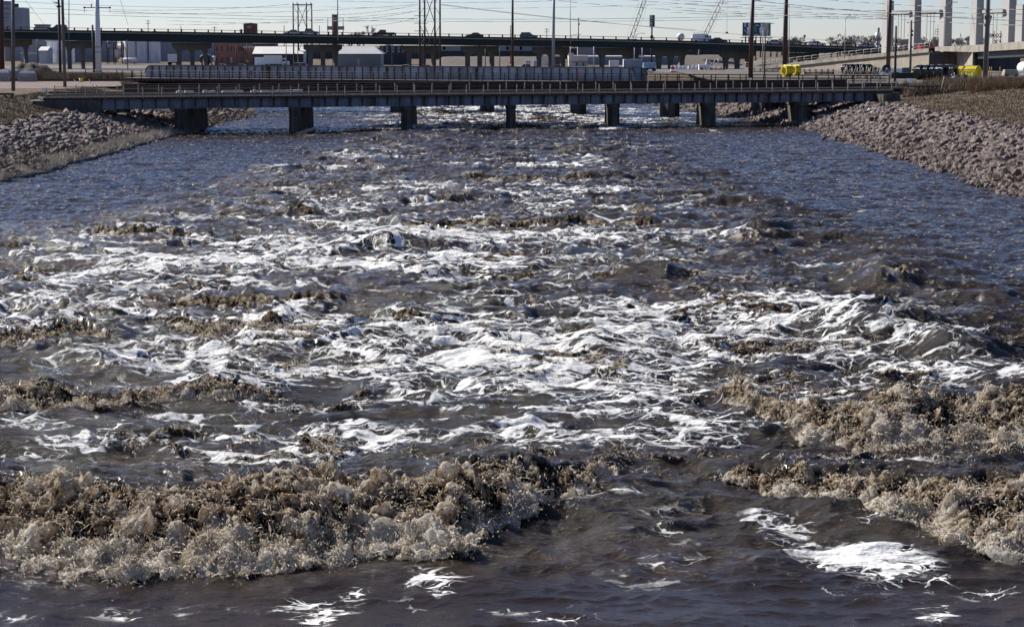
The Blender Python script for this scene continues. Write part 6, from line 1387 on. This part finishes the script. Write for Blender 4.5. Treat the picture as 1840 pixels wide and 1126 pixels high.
for i, (x0, y0, Y0, x1, y1, Y1, sag) in enumerate(WL):
    a, b = at(x0, y0, Y0), at(x1, y1, Y1); n = 14; pts = [a.lerp(b, k / n) - Vector((0, 0, sag * 4 * (k / n) * (1 - k / n))) for k in range(n + 1)]
    MB().path(pts, .04, n=4).build('power_line', M_WIRE, label='thin grey power line sagging across the pale sky above the overpass', cat='power line', group='power lines across the sky')

# bare winter trees
M_BARK = pm('bare_twigs', (.115, .10, .10), .9, .2, 1)
def tree_mesh(seed, h):
    r = random.Random(seed); mb = MB()
    def br(p, d, L, rad, lv):
        q = p + d * L; mb.tube(p, q, rad, rad * .62, n=5 if lv < 2 else 3, caps=False)
        if lv >= 6: return
        for _ in range(r.choice((2, 3, 3)) if lv < 4 else 3):
            e = (d + Vector((r.uniform(-1, 1), r.uniform(-1, 1), r.uniform(-.25, .7))) * (.55 + .1 * lv)).normalized(); br(q - d * L * r.uniform(0, .35), e, L * r.uniform(.58, .8), max(rad * .60, h * .0024), lv + 1)
    br(Vector((0, 0, 0)), Vector((r.uniform(-.06, .06), 0, 1)), h * .24, h * .021, 0); return mb
tp = []
for s in range(4):
    t_ = tree_mesh(20 + s, 10.); o = t_.build('branches', M_BARK); me = o.data; bpy.data.objects.remove(o); tp.append(me)
mtr = MB().tube((0, 0, 0), (0, 0, 3), .22, .15, n=8); o = mtr.build('trunk', M_BARK); me_tr = o.data; bpy.data.objects.remove(o)
def tree(px, ytop, Y, k, label, group, wide=1.0):
    h = zt(ytop, Y) - 2.5; ro = empty('bare_tree', (P(px, Y), Y, 2.5), label, 'tree', group); 
    for nm, me in (('branches', tp[k % 4]), ('trunk', me_tr)): o = bpy.data.objects.new(nm, me); COL.objects.link(o); o.parent = ro
    ro.scale = (h / 10 * wide * 1.25, h / 10 * wide * 1.25, h / 10 * 1.5); ro.rotation_euler = (0, 0, k * 1.7)
tree(645, 44, 640, 0, 'bare tree crown showing over the overpass right of the brick chimney', 'bare trees', 1.3); tree(625, 55, 660, 1, 'lower bare bush close to the brick chimney', 'bare trees', 1.2)
r = random.Random(6)
for i in range(46):
    px = r.uniform(1385, 1760); yt = r.uniform(64, 74) if px < 1480 else r.uniform(61, 73); tree(px, yt, r.uniform(800, 1300), i, 'bare grey winter tree in the far row on the right horizon', 'bare trees on the right horizon', r.uniform(1.4, 2.2))
tree(1425, 64, 700, 2, 'taller bare tree right of the thickest rust brown pole', 'bare trees', 1.2); tree(1650, 68, 800, 3, 'bare tree right of the second concrete tower', 'bare trees', 1.4); tree(1668, 70, 780, 1, 'bare tree left of the third concrete tower', 'bare trees', 1.3); tree(1505, 63, 760, 0, 'bare tree left of the lone curved street lamp', 'bare trees', 1.3); tree(1560, 64, 760, 3, 'bare tree nearest the first concrete tower', 'bare trees', 1.3)
for i in range(30):
    px = r.uniform(-60, 1380); tree(px, r.uniform(76, 82), r.uniform(1300, 1800), i, 'bare tree in the distant line hidden mostly behind the overpass', 'distant tree line', 2.2)
